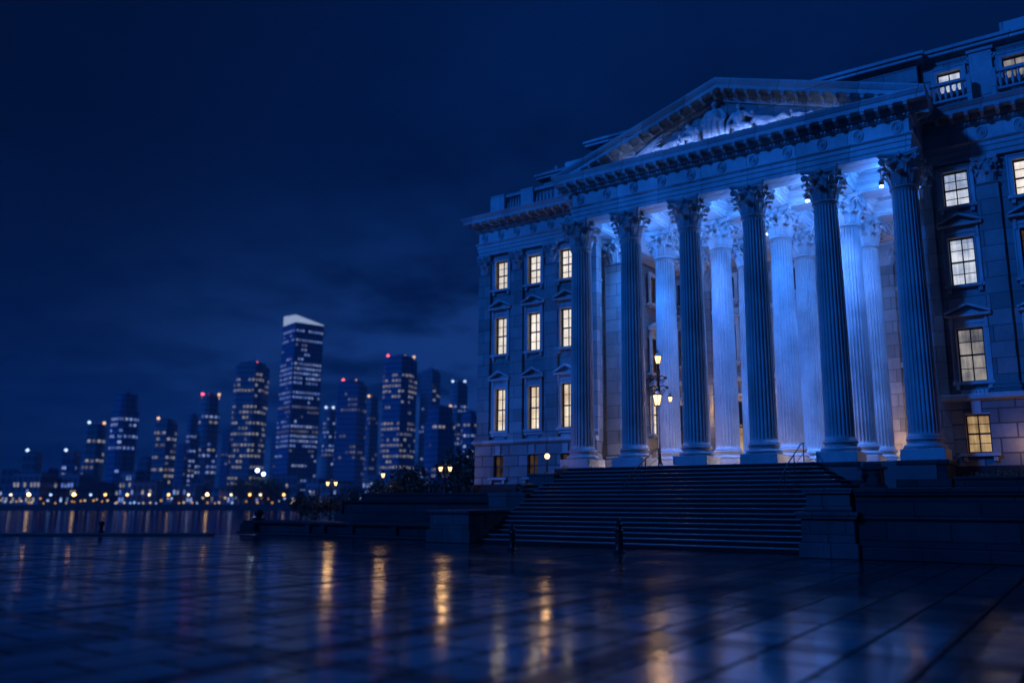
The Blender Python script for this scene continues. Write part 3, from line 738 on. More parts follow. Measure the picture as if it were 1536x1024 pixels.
# pendant lamps in the coffers light the ceiling, spotlights on the inner faces of the beams wash the columns behind
for j,y in enumerate((34.85,38.4,42.0)):
    for i in range(5):
        cx_ = (xb[i]+xb[i+1])/2; zf = ZA-.32
        o = link('ceiling_lamp', FLM, B, (cx_+.3,y,zf)); child('lamp_glass', FGM, o)
        lamp('portico_light', 'POINT', (cx_+.3,y,zf-.2), (330,190,50)[j]*(1.2 if i >= 3 else .85), BLW if (i+j)%2 else BL, .14)
for j,(ys,yt) in enumerate(((33.95,36.6),(37.5,40.2),(41.1,44.0))):
    for i,x in enumerate(CX[1:5]+[-19.7]):
        for dx in ((-.95,.95) if i < 4 else (.9,)):
            p0 = Vector((x+dx,ys,15.12)); tgt = Vector((x,yt-.3,5.6)); d_ = (tgt-p0).normalized()
            o = link('beam_spotlight', PFM, B, p0); o.rotation_mode = 'QUATERNION'; o.rotation_quaternion = d_.to_track_quat('Z','Y'); child('lamp_glass', PGM, o)
            l_ = lamp('column_wash', 'SPOT', p0+d_*.12, (2300,1250,260)[j]*(1.15 if i%2 else .9)*(1.2 if i == 3 else .9), (.07,.24,1.) if i%2 else (.03,.215,1.), .12, spot_size=rad(74), spot_blend=1.); l_.rotation_euler = d_.to_track_quat('-Z','Y').to_euler()
# added warm fills, unseen on the portico floor, to rim and warm the columns
uf = MB(); uf.lathe([(.14,0),(.15,.1),(.13,.12)], 16); ug = MB(); ug.lathe([(.005,.121),(.12,.121)], 16, cap=False)
UFM, UGM = uf.mesh('floor_fill', M_iron, 40), ug.mesh('lamp_glass', M_lamp)
for i in range(5):
    for y,pw in ((34.9,42),(41.6,40)):
        if i == 4 and y < 40: continue
        x = (CX[i]+CX[i+1])/2+.25
        o = link('floor_fill', UFM, B, (x,y,3.0)); child('lamp_glass', UGM, o)
        lamp('floor_fill_light', 'POINT', (x,y,3.3), pw, (1.,.74,.52), .12)
# --- attic, parapet and roofs
def parapet(x0, x1, y, z0, z1):
    m = MB(); m.box(x0,x1,y,y+.4,z0,z0+.22); m.box(x0,x1,y+.02,y+.38,z1-.16,z1); o = part('parapet_rail', m, M_trim); return o
bal = MB(); bal.lathe([(.06,0),(.06,.06),(.035,.1),(.075,.26),(.06,.38),(.03,.5),(.03,.6),(.06,.64),(.06,.7)], 8)
BALM = bal.mesh('baluster', M_trim, 50)
o = parapet(-26.9,-21.3,34.75,16.9,18.05)
for (a,b) in ((-26.0,-24.9),(-24.1,-22.7)):
    n = 6
    for i in range(n): link('baluster', BALM, o, (a+(b-a)*(i+.5)/n,34.95,17.12), scale=(1.1,1.1,1.1))
for a,b in ((-26.95,-26.0),(-24.9,-24.1),(-22.7,-21.25)):
    m = MB(); m.box(a,b,34.7,35.2,16.88,18.1); part('parapet_post', m, M_trim)
def attic(x0, x1, y, z0, z1, cw=.28, ops=(), mat=M_wall):
    wall('attic_wall', x0, x1, z0, z1-.5, list(ops), y, mat)
    m = MB(); m.box(x0,x1,y+.5,56,z0,z1-.5); part('attic_block', m, mat)
    m = MB(); m.box(x0-.08,x1+.08,y-.08,56,z1-.5,z1-.4); m.box(x0-cw,x1+cw,y-cw,56,z1-.4,z1-.24); m.box(x0-cw-.08,x1+cw+.08,y-cw-.08,56,z1-.24,z1-.12); m.box(x0-.02,x1+.02,y-.02,56,z1-.12,z1+.08)
    part('attic_cornice', m, M_trim)
m = MB(); m.box(XL+.2,XR-.2,YW+.3,57.8,16.6,16.95); part('wing_roof', m, M_roof)
attic(-25.2,-21.2,37.3,16.9,19.95)
m = MB(); m.box(-24.6,-24.4,37.6,37.8,19.9,20.4); m.box(-23.9,-21.2,37.6,50,20.0,20.45); part('attic_blocking', m, M_trim)
attic(-21.2,-5.0,36.05,16.9,20.5)
m = MB(); m.box(-20.1,-6.0,37.6,54,20.6,21.2); m.box(-19.2,-7.5,39.2,54,21.2,21.9); part('attic_blocking', m, M_trim)
m = MB(); m.box(-22.2,-22.0,37.5,37.7,20.4,20.9); m.box(-18.7,-18.5,37.9,38.1,21.1,21.75); part('roof_vent', m, M_iron)
ops = [(c-.46,c+.46,18.46,19.45) for c in (-3.84,-1.37,1.1)]
attic(-4.9,8.2,36.4,16.9,20.57,ops=ops)
for c in (-3.84,-1.37,1.1): window(c,18.46,19.45,.92,36.4,M_pane_cool if c<-3 else M_pane_grey,rows=2)
m = MB(); m.box(-5.0,8,36.9,54,20.5,20.78); m.box(-1.78,-.8,36.3,37.3,20.55,20.98); part('attic_blocking', m, M_trim)
for x in (-2.6,-.1,2.3):
    m = MB(); m.box(-.42,.42,-.14,.0,0,3.0)
    for s_ in (-1,1):
        pth = [(s_*(.40+.0)+s_*.16*math.cos(t)*(1-t/9), -.1, 2.75-.16*math.sin(t)*(1-t/9)) for t in [i*.5 for i in range(14)]]; m.tube(pth, .05, 6)
    m.box(-.5,.5,-.2,0,3.0,3.12)
    link('attic_pilaster', m.mesh('attic_pilaster', M_trim), B, (x,36.4,16.95))
for c in (-3.84,-1.37,1.1):
    m = MB(); m.box(c-.75,c+.75,35.75,35.95,18.62,18.74); m.box(c-.75,c+.75,35.75,35.95,17.85,17.95)
    for s_ in (-1,1): m.box(c+s_*.78-.09,c+s_*.78+.09,35.7,36.0,16.95,18.8)
    o = part('window_balustrade', m, M_trim)
    for i in range(6): link('baluster', BALM, o, (c-.55+i*.22,35.85,17.94), scale=(1,1,.98))

# pedestals below the two right hand columns
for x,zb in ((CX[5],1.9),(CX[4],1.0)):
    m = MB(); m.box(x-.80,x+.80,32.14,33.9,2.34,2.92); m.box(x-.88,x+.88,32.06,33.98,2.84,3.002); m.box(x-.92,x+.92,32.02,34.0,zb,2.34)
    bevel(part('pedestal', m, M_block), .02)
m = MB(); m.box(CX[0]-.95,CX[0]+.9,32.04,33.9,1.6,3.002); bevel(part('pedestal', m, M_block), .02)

# ------------------------------------------------------------------ stairs and terraces
S = empty('stone_staircase', (-14,25.6,0), 'broad flight of wet dark stone steps climbing to the portico', 'staircase')
NS = 18; RUN = 5.8
for k in range(NS):
    yf = 25.6+RUN*k/(NS-1); z = 3.0*(k+1)/NS
    xr = -7.42 if yf < 29.4 else -7.42-1.62*(yf-29.4)/2.0
    xl = -20.28 if yf<30.2 else -19.9
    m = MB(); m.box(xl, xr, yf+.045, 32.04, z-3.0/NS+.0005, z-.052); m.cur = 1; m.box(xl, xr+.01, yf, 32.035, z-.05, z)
    bevel(link('step', m.mesh('step', [M_riser_shade, M_step]), S), .016, 2)
def block_thing(name, boxes, mat, label, cat, bev=.025):
    m = MB()
    for b in boxes: m.box(*b)
    x = (boxes[0][0]+boxes[0][1])/2; y = boxes[0][2]
    o = tag(bevel(link(name, m.mesh(name, mat)), bev), label, cat); return o
block_thing('stair_pier', [(-7.5,-5.85,24.1,25.7,0,.42),(-7.42,-5.93,24.18,25.62,.42,1.08),(-7.52,-5.83,24.08,25.72,1.08,1.16),(-7.56,-5.79,24.04,25.76,1.16,1.28),(-7.35,-5.99,24.27,25.55,1.28,1.42),(-7.28,-6.05,24.33,25.5,1.42,1.78),(-7.36,-5.98,24.25,25.57,1.78,1.86),(-7.4,-5.94,24.22,25.6,1.86,1.93)], M_pier, 'tall two-tier stone pier ending the steps on the right', 'pier')
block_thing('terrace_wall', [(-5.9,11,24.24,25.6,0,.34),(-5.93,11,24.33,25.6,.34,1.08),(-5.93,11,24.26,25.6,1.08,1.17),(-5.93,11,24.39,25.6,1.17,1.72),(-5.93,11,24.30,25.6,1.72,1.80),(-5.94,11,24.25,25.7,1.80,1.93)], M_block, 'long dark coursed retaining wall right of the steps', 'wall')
m = MB(); m.box(-7.4,11,25.72,34.5,-.2,1.9); structure(link('terrace_ground', m.mesh('terrace', M_block)))
block_thing('planter_wall', [(-4.4,11,32.1,32.5,1.9,2.3),(-4.43,11,32.04,32.56,2.3,2.4)], M_block, 'low stone planter kerb below the lit basement window', 'kerb wall')
# carved urn pedestal on the right terrace
m = MB(); m.lathe([(.42,0),(.44,.06),(.46,.12),(.42,.2),(.36,.24),(.36,.27)], 28, (-6.62,29.9,1.9)); m.box(-6.92,-6.32,29.6,30.2,2.17,2.62); m.box(-7.02,-6.22,29.5,30.3,2.62,2.72)
m.box(-6.86,-6.38,29.66,30.14,2.72,2.84)
for sx_ in (-1,1): m.tube([(-6.62+sx_*.22,29.58,2.25),(-6.62+sx_*.27,29.52,2.4),(-6.62+sx_*.2,29.5,2.52),(-6.62+sx_*.12,29.54,2.45)], [.05,.06,.05,.03], 8)
tag(link('stone_pedestal', m.mesh('stone_pedestal', M_block, 40)), 'squat carved stone pedestal on a round base beside the steps', 'pedestal')
# left cheek walls
block_thing('cheek_wall', [(-22.45,-20.25,25.1,26.3,0,.48),(-22.32,-20.38,25.2,26.2,.48,1.07),(-22.4,-20.32,25.14,28.7,1.07,1.13),(-22.46,-20.28,25.08,28.72,1.13,1.23),(-22.2,-20.33,26.2,28.65,0,1.07)], M_pier, 'low stone cheek wall with pier at the left foot of the steps', 'wall')
block_thing('cheek_block', [(-22.2,-20.3,28.75,30.4,0,1.75),(-22.26,-20.25,28.72,30.42,1.75,1.9),(-21.3,-19.95,30.45,32.02,0,2.62),(-21.36,-19.92,30.42,32.03,2.62,2.76)], M_pier, 'stepped stone block rising beside the left end of the steps', 'wall')
m = MB()
pth = [(-20.75+.0*t, 29.0-.28*math.cos(t)*(1-t/14)-.1, 2.12-.2*math.sin(t)*(1-t/14)) for t in [i*.45 for i in range(20)]]
m.tube([(-20.75,30.3,2.2),(-20.75,29.8,2.22),(-20.75,29.3,2.2)]+pth[3:], [.08,.09,.09]+[.08-.003*i for i in range(17)], 8); m.box(-21.0,-20.5,28.85,30.35,1.9,2.02)
tag(link('stone_scroll', m.mesh('stone_scroll', M_pier, 50)), 'carved stone scroll on the stepped block by the stairs', 'scroll')
# left terrace
block_thing('terrace_wall', [(-32.2,-22.45,29.6,30.3,0,.9),(-32.05,-22.42,29.72,30.3,.9,1.5),(-32.2,-22.4,29.55,30.35,1.5,1.58),(-31.0,-21.4,29.9,30.25,1.58,1.82),(-31.05,-21.38,29.84,30.3,1.82,1.94)], M_block, 'pale battered terrace wall behind the long bench', 'wall')
m = MB(); m.prism_z([(-32.1,30.3),(-21.4,30.3),(-21.4,34.6),(-28.5,34.6),(-34.5,33.0)], -.2, 1.55); structure(link('terrace_ground', m.mesh('terrace', M_block)))
m = MB(); m.add([(-32.2,29.6,0),(-33.3,29.9,0),(-33.3,31.5,0),(-32.2,31.5,0),(-32.1,29.7,1.5),(-32.3,29.9,1.5),(-32.3,31.5,1.5),(-32.1,31.5,1.5)], [(0,1,2,3)[::-1],(4,5,6,7),(1,0,4,5),(2,1,5,6),(3,2,6,7)])
tag(link('buttress', m.mesh('buttress', M_block)), 'sloping stone buttress at the far left end of the terrace wall', 'buttress')
# long stone bench on a step
bb = [(-35.6,-22.46,26.15,28.1,0,.12),(-35.3,-22.47,26.55,28.0,.12,.5),(-35.5,-22.46,26.4,28.1,.5,.64),(-35.55,-34.5,26.3,26.55,.12,.5)]
for x in (-31.0,-30.0,-28.2,-25.6): bb.append((x,x+.3,26.42,26.55,.12,.5))
block_thing('stone_bench', bb, M_block, 'very long low stone bench on a step beside the water', 'bench')
m = MB(); m.lathe([(.3,0),(.3,.1),(.16,.12),(.12,.18),(.2,.24),(.23,.34),(.2,.44),(.08,.5),(.02,.52)], 20, (-34.95,26.9,.64))
tag(link('ball_finial', m.mesh('ball_finial', M_iron, 40)), 'dark ball finial on the left end of the long bench', 'finial')
# planter tubs with shrubs and a park bench silhouette behind the stone bench
m = MB()
for x in (-.75,.7): m.box(x,x+.06,-.25,.25,0,.42); m.box(x,x+.06,.2,.26,.42,.85)
o = empty('park_bench', (-35.3,33.0,0), 'dark slatted park bench behind the long stone bench', 'bench', rotz=.5)
link('seat', None, o) if False else None
s_ = MB()
for i in range(4): s_.box(-.85,.85,-.25+i*.12,-.16+i*.12,.42,.46)
child('seat', s_.mesh('seat', M_bench), o); b_ = MB()
for i in range(3): b_.box(-.85,.85,.19,.22,.52+i*.13,.61+i*.13)
child('backrest', b_.mesh('backrest', M_bench), o); child('leg_frame', m.mesh('leg_frame', M_iron), o)

# handrails on the steps
def handrail(x, label):
    m = MB(); zy = lambda y: 3.0*(y-25.6)/RUN+.17
    pts_ = [(x,31.75,3.0+.72),(x,31.4,3.0+.70),(x,29.6,zy(29.6)+.62),(x,28.7,zy(28.7)+.55),(x,28.45,zy(28.4)+.42),(x,28.5,zy(28.5)+.3)]
    m.tube(pts_, .022, 8); m.tube([(x,31.7,3.0+.40),(x,28.8,zy(28.8)+.30)], .012, 6)
    o = tag(link('handrail', m.mesh('handrail', M_rail, 40)), label, 'handrail', 'handrails on the steps')
    for y in (31.6,30.4,29.2):
        p_ = MB(); p_.tube([(x,y,zy(y)-.05 if y<31.4 else 3.0),(x,y,(zy(y)+.60) if y<31.4 else 3.7)], .02, 6); link('post', p_.mesh('post', M_rail), o)
handrail(-15.5, 'thin curved iron handrail mid-steps below the ornate lantern')
handrail(-9.45, 'thin iron handrail at the right end of the upper steps')

# bollards
def bollard(x, y, s, label):
    m = MB(); m.lathe([(.21,0),(.21,.06),(.17,.1),(.15,.14),(.125,.3),(.115,.62),(.15,.64),(.16,.68),(.12,.71),(.10,.78),(.13,.80),(.135,.84),(.10,.88),(.07,.92),(.075,.97),(.04,1.02),(.005,1.04)], 20)
    o = link('bollard', m.mesh('bollard', M_iron, 35), None, (x,y,0), 0, (s*.95,s*.95,s)); return tag(o, label, 'bollard', 'bollards before the steps')
bollard(-16.38,22.51,.80,'shorter black iron bollard near the left end of the steps'); bollard(-12.64,22.91,1.03,'taller black iron bollard standing mid-way before the steps')

# ------------------------------------------------------------------ lamps
def lantern_mesh(m, c, s=1.):
    x,y,z = c
    n = 6; bot = [(.10*s),( .19*s)]
    for k in range(n):      # glazing bars
        a = 2*PI*k/n
        m.tube([(x+.10*s*math.cos(a),y+.10*s*math.sin(a),z),(x+.19*s*math.cos(a),y+.19*s*math.sin(a),z+.36*s)], .012*s, 5)
    m.lathe([(.11*s,-.03*s),(.12*s,0),(.09*s,.01*s)], 12, c); m.lathe([(.22*s,.36*s),(.22*s,.39*s),(.13*s,.47*s),(.06*s,.53*s),(.05*s,.58*s),(.07*s,.60*s),(.02*s,.66*s),(.005*s,.74*s)], 12, c)
def lantern_glass(m, c, s=1.): m.lathe([(.085*s,.012*s),(.17*s,.35*s)], 6, c)
WARM = (1.,.55,.21)
# ornate lantern between the columns
LX, LY = -16.6, 34.0
o = empty('lamp_standard', (LX,LY,3.0), 'ornate tall bronze lamp standard with lit lanterns between second and third columns', 'lamp post')
m = MB(); m.lathe([(.22,0),(.22,.08),(.12,.16),(.07,.3),(.05,.6),(.02,1.2),(.013,2.6),(.02,2.75),(.08,2.85),(.05,2.95),(.07,3.3),(.09,3.5),(.06,3.65),(.06,3.9),(.11,4.0),(.07,4.1),(.09,4.4),(.05,4.55),(.07,4.62),(.05,4.7)], 16)
link('pole', m.mesh('pole', M_bronze, 40), o, (LX,LY,3.0))
m = MB()
for s_ in (-1,1):
    for z,L in ((4.05,.62 if s_<0 else .35),(3.6,.5 if s_<0 else .42)):
        m.tube([(LX,LY,3+z),(LX+s_*L*.5,LY,3+z+.12),(LX+s_*L,LY,3+z)], .03, 6); m.ball((LX+s_*L,LY,3+z),(.09,.09,.08),8,6)
        pth = [(LX+s_*(L*.55+.11*math.cos(t)*(1-t/12)), LY, 3+z-.16+.11*math.sin(t)*(1-t/12)) for t in [i*.5 for i in range(18)]]; m.tube(pth, .018, 5)
link('scroll_bracket', m.mesh('scroll_bracket', M_bronze, 40), o)
for (dx,dz,s_,dy) in ((0,4.72,.95,0),(0,2.80,1.25,-.16),(.52,2.95,.6,.1)):
    f = MB(); lantern_mesh(f,(LX+dx,LY+dy,3+dz),s_); l_ = link('lantern', f.mesh('lantern', M_bronze), o); g = MB(); lantern_glass(g,(LX+dx,LY+dy,3+dz),s_); child('lamp_glass', g.mesh('lamp_glass', M_lamp), l_)
lamp('lantern_light','POINT',(LX,LY-.05,3+4.92),120,WARM,.18); lamp('lantern_light','POINT',(LX-.0,LY-.25,3+3.02),150,WARM,.2)
# street lamps near the terrace
def street_lamp(x, y, z, h, label, twin=True, rotz=0., power=0, s=1.):
    o = empty('street_lamp', (x,y,z), label, 'street lamp', 'street lamps by the terrace', rotz)
    p_ = MB(); p_.lathe([(.17,0),(.17,.1),(.11,.2),(.08,.5),(.05,.6),(.04,h-.45),(.07,h-.4),(.035,h-.3),(.03,h+.05)], 12); child('pole', p_.mesh('pole', M_iron, 40), o)
    xs = (-.24,.24) if twin else (0,)
    if twin:
        a_ = MB(); a_.tube([(-.24,0,h-.12),(-.12,0,h-.26),(0,0,h-.18),(.12,0,h-.26),(.24,0,h-.12)], .022, 6); a_.tube([(0,0,h),(0,0,h+.62)], .02, 6); a_.ball((0,0,h+.3),(.05,.05,.05),8,6); child('arm', a_.mesh('arm', M_iron), o)
    for dx in xs:
        f = MB(); lantern_mesh(f,(dx,0,h-.1 if twin else h+.02),s*.6); l_ = child('lantern', f.mesh('lantern', M_iron), o); g = MB(); lantern_glass(g,(dx,0,h-.1 if twin else h+.02),s*.66); child('lamp_glass', g.mesh('lamp_glass', M_lamp), l_)
    if power:
        q = Vector((x,y,z+h+.1)); lamp('street_light','POINT',(q.x,q.y-.0,q.z+.02),power,WARM,.22)
street_lamp(-38.9,35.0,0.,2.55,'twin-headed lamp at the water end, farthest left of the lit posts',True,.6,22)
street_lamp(-32.0,32.3,1.55,1.2,'single-lantern lamp on the terrace between the two twin lamps',False,.6,14)
street_lamp(-28.3,33.0,1.55,1.6,'twin-headed lamp nearest the left corner of the courthouse',True,.6,24)
o = empty('terrace_lamp', (-20.95,31.4,2.76), 'short post lamp on the stepped block beside the first column', 'lamp')
p_ = MB(); p_.lathe([(.1,0),(.1,.05),(.03,.1),(.025,.62),(.05,.64),(.05,.68)], 10); child('pole', p_.mesh('pole', M_iron, 40), o); g = MB(); g.ball((0,0,.78),(.12,.12,.13),12,8); child('globe', g.mesh('globe', M_lamp, 60), o)
lamp('terrace_light','POINT',(-20.95,31.22,3.55),9,WARM,.12)
# wall sconces: by the doors and on the right wing
def sconce(x, y, z, label, power):
    o = empty('wall_sconce', (x,y,z), label, 'wall lamp', 'bronze wall sconces')
    b_ = MB(); b_.lathe([(.09,-.14),(.12,0),(.09,.14)],12,(0,-.03,0)); b_.tube([(0,-.05,-.05),(0,-.25,-.12),(0,-.3,.02)],.02,6); child('bracket', b_.mesh('bracket', M_bronze), o)
    f = MB(); lantern_mesh(f,(0,-.3,.02),.8); l_ = child('lantern', f.mesh('lantern', M_bronze), o); g = MB(); lantern_glass(g,(0,-.3,.02),.85); child('lamp_glass', g.mesh('lamp_glass', M_sconce), l_)
    lamp('sconce_light','POINT',(x,y-.62,z+.2),power,WARM,.15)
sconce(-18.5,YB-.25,6.6,'warm sconce between the first and second doors of the portico',55)
sconce(-15.3,YB-.25,6.6,'warm sconce between the second and third doors of the portico',55)
sconce(-11.9,YB-.25,6.6,'warm sconce between the third and fourth doors of the portico',55)
sconce(-5.4,YB-.0,5.2,'warm sconce at the right end of the portico back wall, past the last door',90)
sconce(-1.95,YW-.14,3.4,'warm sconce beside the lit basement window of the right wing',22)
lamp('warm_fill_light','POINT',(-8.0,42.6,3.7),170,WARM,.2)  # bare warm fill without a fixture, added for the glow at the right
# pediment floodlights: strip fixtures along the cornice ledge
for i,x in enumerate((-17.1,-15.6,-14.1,-12.6,-11.1,-9.6,-8.1)):
    f = MB(); f.box(-.6,.6,-.04,.04,0,.025)
    g = MB(); g.box(-.58,.58,-.02,.03,.026,.032)
    o = link('ledge_floodlight', f.mesh('ledge_floodlight', M_iron), B, (x,YP-.66,ZT+.02)); child('lamp_glass', g.mesh('lamp_glass', M_ledge), o)
    a = lamp('pediment_light','AREA',(x,YP-.66,ZT+.10),(.9,2.0,2.8,3.1,2.8,2.0,.9)[i],(.17,.33,1.),size=1.3,shape='RECTANGLE',size_y=.06,spread=rad(110))
    a.rotation_euler = (rad(118),0,0)

# floodlights behind the terrace parapets, turned up at the portico
def floodlight(x, y, z, aim, power, label, cone=70):
    o = empty('floodlight', (x,y,z), label, 'floodlight', 'floodlights aimed at the portico'); d_ = (Vector(aim)-Vector((x,y,z+.2))).normalized(); a_ = math.atan2(d_.x, d_.y)
    h_ = MB(); h_.lathe([(.05,-.12),(.1,-.1),(.13,.08),(.13,.1)],14,(0,0,0)); b_ = MB(); b_.box(-.15,.15,-.05,.05,0,.03); b_.box(-.16,-.14,-.03,.03,0,.24); b_.box(.14,.16,-.03,.03,0,.24)
    hd = child('head', h_.mesh('head', M_iron, 40), o); hd.location = (0,0,.2); hd.rotation_mode = 'QUATERNION'; hd.rotation_quaternion = d_.to_track_quat('Z','Y')
    g_ = MB(); g_.lathe([(.005,.095),(.12,.095)],14,(0,0,0),cap=False); child('lens', g_.mesh('lens', M_fix), hd)
    child('yoke', b_.mesh('yoke', M_iron), o)
    l_ = lamp('flood_light','SPOT',Vector((x,y,z+.2))+d_*.16,power,(.012,.18,1.),.12,spot_size=rad(cone),spot_blend=.9); l_.rotation_euler = d_.to_track_quat('-Z','Y').to_euler()
floodlight(-26.3,31.2,1.55,(-24.5,34.7,14),560,'small black floodlight on the left terrace below the lit left wing',80)
floodlight(-23.4,31.0,1.55,(-16.5,32.4,15.6),1500,'small black floodlight on the left terrace nearest the steps',46)

# ------------------------------------------------------------------ plants
def leaf_cloud(m, c, r, n, size, rr):
    for _ in range(n):
        while True:
            p = Vector((rr.uniform(-1,1),rr.uniform(-1,1),rr.uniform(-1,1)))
            if .25 < p.length < 1: break
        q = Vector((c[0]+p.x*r[0], c[1]+p.y*r[1], c[2]+p.z*r[2])); a = Vector((rr.gauss(0,1),rr.gauss(0,1),rr.gauss(0,1))).normalized(); b = a.orthogonal().normalized(); cc = a.cross(b); s = size*rr.uniform(.6,1.3)
        m.add([q-b*s, q+cc*s*.5, q+b*s, q-cc*s*.5], [(0,1,2,3)])
def tree_meshes(seed, h, cr):
    rr = random.Random(seed); t = MB(); t.tube([(0,0,-.2),(.05,0,h*.25),(-.05,.05,h*.5),(0,0,h*.75)], [.22,.16,.11,.05], 8); c = MB()
    for k in range(16):
        a = rr.uniform(0,2*PI); u = rr.uniform(.3,1); rad_ = cr*rr.uniform(.15,.75)*(1.1-abs(u-.55)); tip = (rad_*math.cos(a), rad_*math.sin(a), h*u*.95)
        t.tube([(0,0,h*min(.6,u*.6)), (tip[0]*.5,tip[1]*.5,h*u*.75), tip], [.07,.04,.015], 5)
        leaf_cloud(c, tip, (cr*.36,cr*.36,cr*.28), 130, .13, rr)
    return c.mesh('crown', M_leaf), t.mesh('trunk', M_bark)
TM = [tree_meshes(3,4.2,1.9), tree_meshes(8,3.6,2.2)]
def tree(x, y, z, s, k, label, sz=1.):
    o = empty('tree', (x,y,z), label, 'tree', 'dark trees beside the courthouse', rotz=R.uniform(0,6)); o.scale = (s,s,s*sz)
    child('crown', TM[k][0], o); child('trunk', TM[k][1], o)
def pxlat(x, d): return (x-830)/1246.6*d*.982
TL = {615:'broad dark tree behind the terrace between the single and twin lamps',645:'dark tree just left of the twin lamp by the courthouse',690:'tallest dark tree, against the left corner of the courthouse',705:'dark tree half hidden by the courthouse corner',565:'low dark tree to the left of the single-lantern lamp',535:'small dark tree right of the twin lamp at the water end',590:'low bushy tree right behind the single-lantern lamp',475:'dark tree left of the twin lamp at the water end',452:'leftmost dark tree, on the shore behind the bench',510:'low dark tree beside the twin lamp at the water end'}
for k,(x,d,ty) in enumerate(((615,50,698),(645,54,704),(690,52,672),(705,56,688),(565,48,720),(535,50,726),(590,46,720),(475,52,730),(452,55,738),(510,56,733))):
    p = at(d, pxlat(x,d)); h = 1.6+(749.8-ty)/1246.6*d; tree(p.x, p.y, 0, h/4.0, k%2, TL[x], .95)
for k,x in enumerate((360,378,396,412)):
    p = at(288+k, pxlat(x,288)); o = empty('tree', (p.x,p.y,0), 'large dark tree on the far bank below the tallest tower', 'tree', 'dark trees on the far bank', rotz=k*1.3); s_ = (2.1,2.6,2.3,2.0)[k]; o.scale = (s_*1.3,s_*1.3,s_)
    child('crown', TM[k%2][0], o); child('trunk', TM[k%2][1], o)
def shrub(x, y, z, s, label, group):
    key = 'shrub_mesh'
    if key not in _wc:
        rr = random.Random(5); m = MB()
        for k in range(9): leaf_cloud(m, (rr.uniform(-.45,.45),rr.uniform(-.2,.2),rr.uniform(.1,.4)), (.22,.2,.2), 80, .05, rr)
        t = MB()
        for k in range(5): t.tube([(rr.uniform(-.1,.1),0,-.05),(rr.uniform(-.4,.4),rr.uniform(-.1,.1),.4)], .012, 4)
        _wc[key] = (m.mesh('leaves', M_shrub), t.mesh('stem', M_bark))
    o = empty('shrub', (x,y,z), label, 'shrub', group, rotz=R.uniform(-.5,.5)); o.scale = (s,s,s); child('leaves', _wc[key][0], o); child('stem', _wc[key][1], o)
for k,x in enumerate((-3.9,-3.2,-2.5,-1.7,-.9)): shrub(x,33.3,2.05,1.0+.12*(k%2),'dark leafy shrub under the right wing windows behind the planter kerb','shrubs on the right terrace')
shrub(-25.6,33.6,1.5,.9,'small dark shrub below the left wing between the first and second basement windows','shrubs on the left terrace'); shrub(-23.2,32.6,1.5,1.2,'larger dark shrub at the foot of the left wing nearest the steps','shrubs on the left terrace')

# ------------------------------------------------------------------ skyline across the water
TW = [(-389.7,181.8,6.9,21.5,'b'),(-401.2,203.9,7.5,22.9,'b'),(-440.9,235.9,10.4,39.4,'w'),(-486.3,277.6,16.5,61.7,'b'),(-441.1,275.3,12.9,44.5,'w'),(-533.8,353.0,6.8,58.4,'b'),(-461.9,316.7,13.7,63.7,'b'),(-553.4,395.1,7.5,51.2,'d'),(-447.9,336.2,22.4,85.3,'w'),(-475.2,398.2,27.9,126.,'t'),(-492.0,439.9,10.8,68.4,'c'),(-408.2,383.4,18.5,76.2,'d'),(-463.2,456.0,9.4,76.9,'d'),(-372.8,390.6,23.6,90.1,'w'),(-425.3,478.3,16.4,97.3,'b'),(-314.6,362.5,18.7,51.9,'w'),(-396.3,476.8,14.1,85.6,'c'),(-339.8,419.7,11.0,55.8,'b'),(-365.5,162.5,6.3,13.1,'b'),(-350.7,170.6,5.5,13.5,'b'),(-403.4,241.2,6.3,22.0,'b'),(-503.4,326.4,6.8,36.7,'d'),(-563.9,447.7,7.2,52.4,'d')]
TLAB = ['short blue-lit tower second from the left end of the skyline','short blue-lit tower left of the warm beaconed one','slim tower with warm upper windows and a white beacon, left part of the skyline','broad blue-lit tower topped by one white beacon','mid-height tower with a warm patch of windows right of the broad blue one','narrow blue-lit tower tucked left of the red-beaconed one','blue-lit tower with a red beacon on its left edge','plain dim slab left of the warm banded tower','warm banded tower with one red beacon, left of the tallest tower','tallest tower, with a glowing slanted crown','slim tower with two white roof lights right of the tallest one','dark tower with two red roof beacons','dark narrow tower tight behind the red-beaconed one','wide warm banded tower with a red beacon on its left roof edge','blue-lit tower right of the wide warm banded one','low wide tower full of warm windows','slim tower with a row of white roof lights beside the courthouse','low blue-lit tower touching the courthouse edge','lowest blue-lit block at the far left end of the skyline','low blue-lit block between the first two short towers','low blue-lit block left of the warm patched tower','dim block behind the warm patched tower','dim slab between the warm banded tower and the tallest one']
BEAC = {2:[('w',-.4),('a',.4)],3:[('w',0)],4:[('a',-.4)],6:[('r',-.4),('a',.4)],8:[('r',.1)],10:[('w',-.3),('w',.2)],11:[('r',-.4),('r',.0),('a',.1)],13:[('r',-.42),('a',.1),('a',.45)],15:[('a',.3)],16:[('w',-.35),('w',0),('w',.3)],0:[('w',-.4)],1:[('w',-.35)],12:[('a',-.4)]}
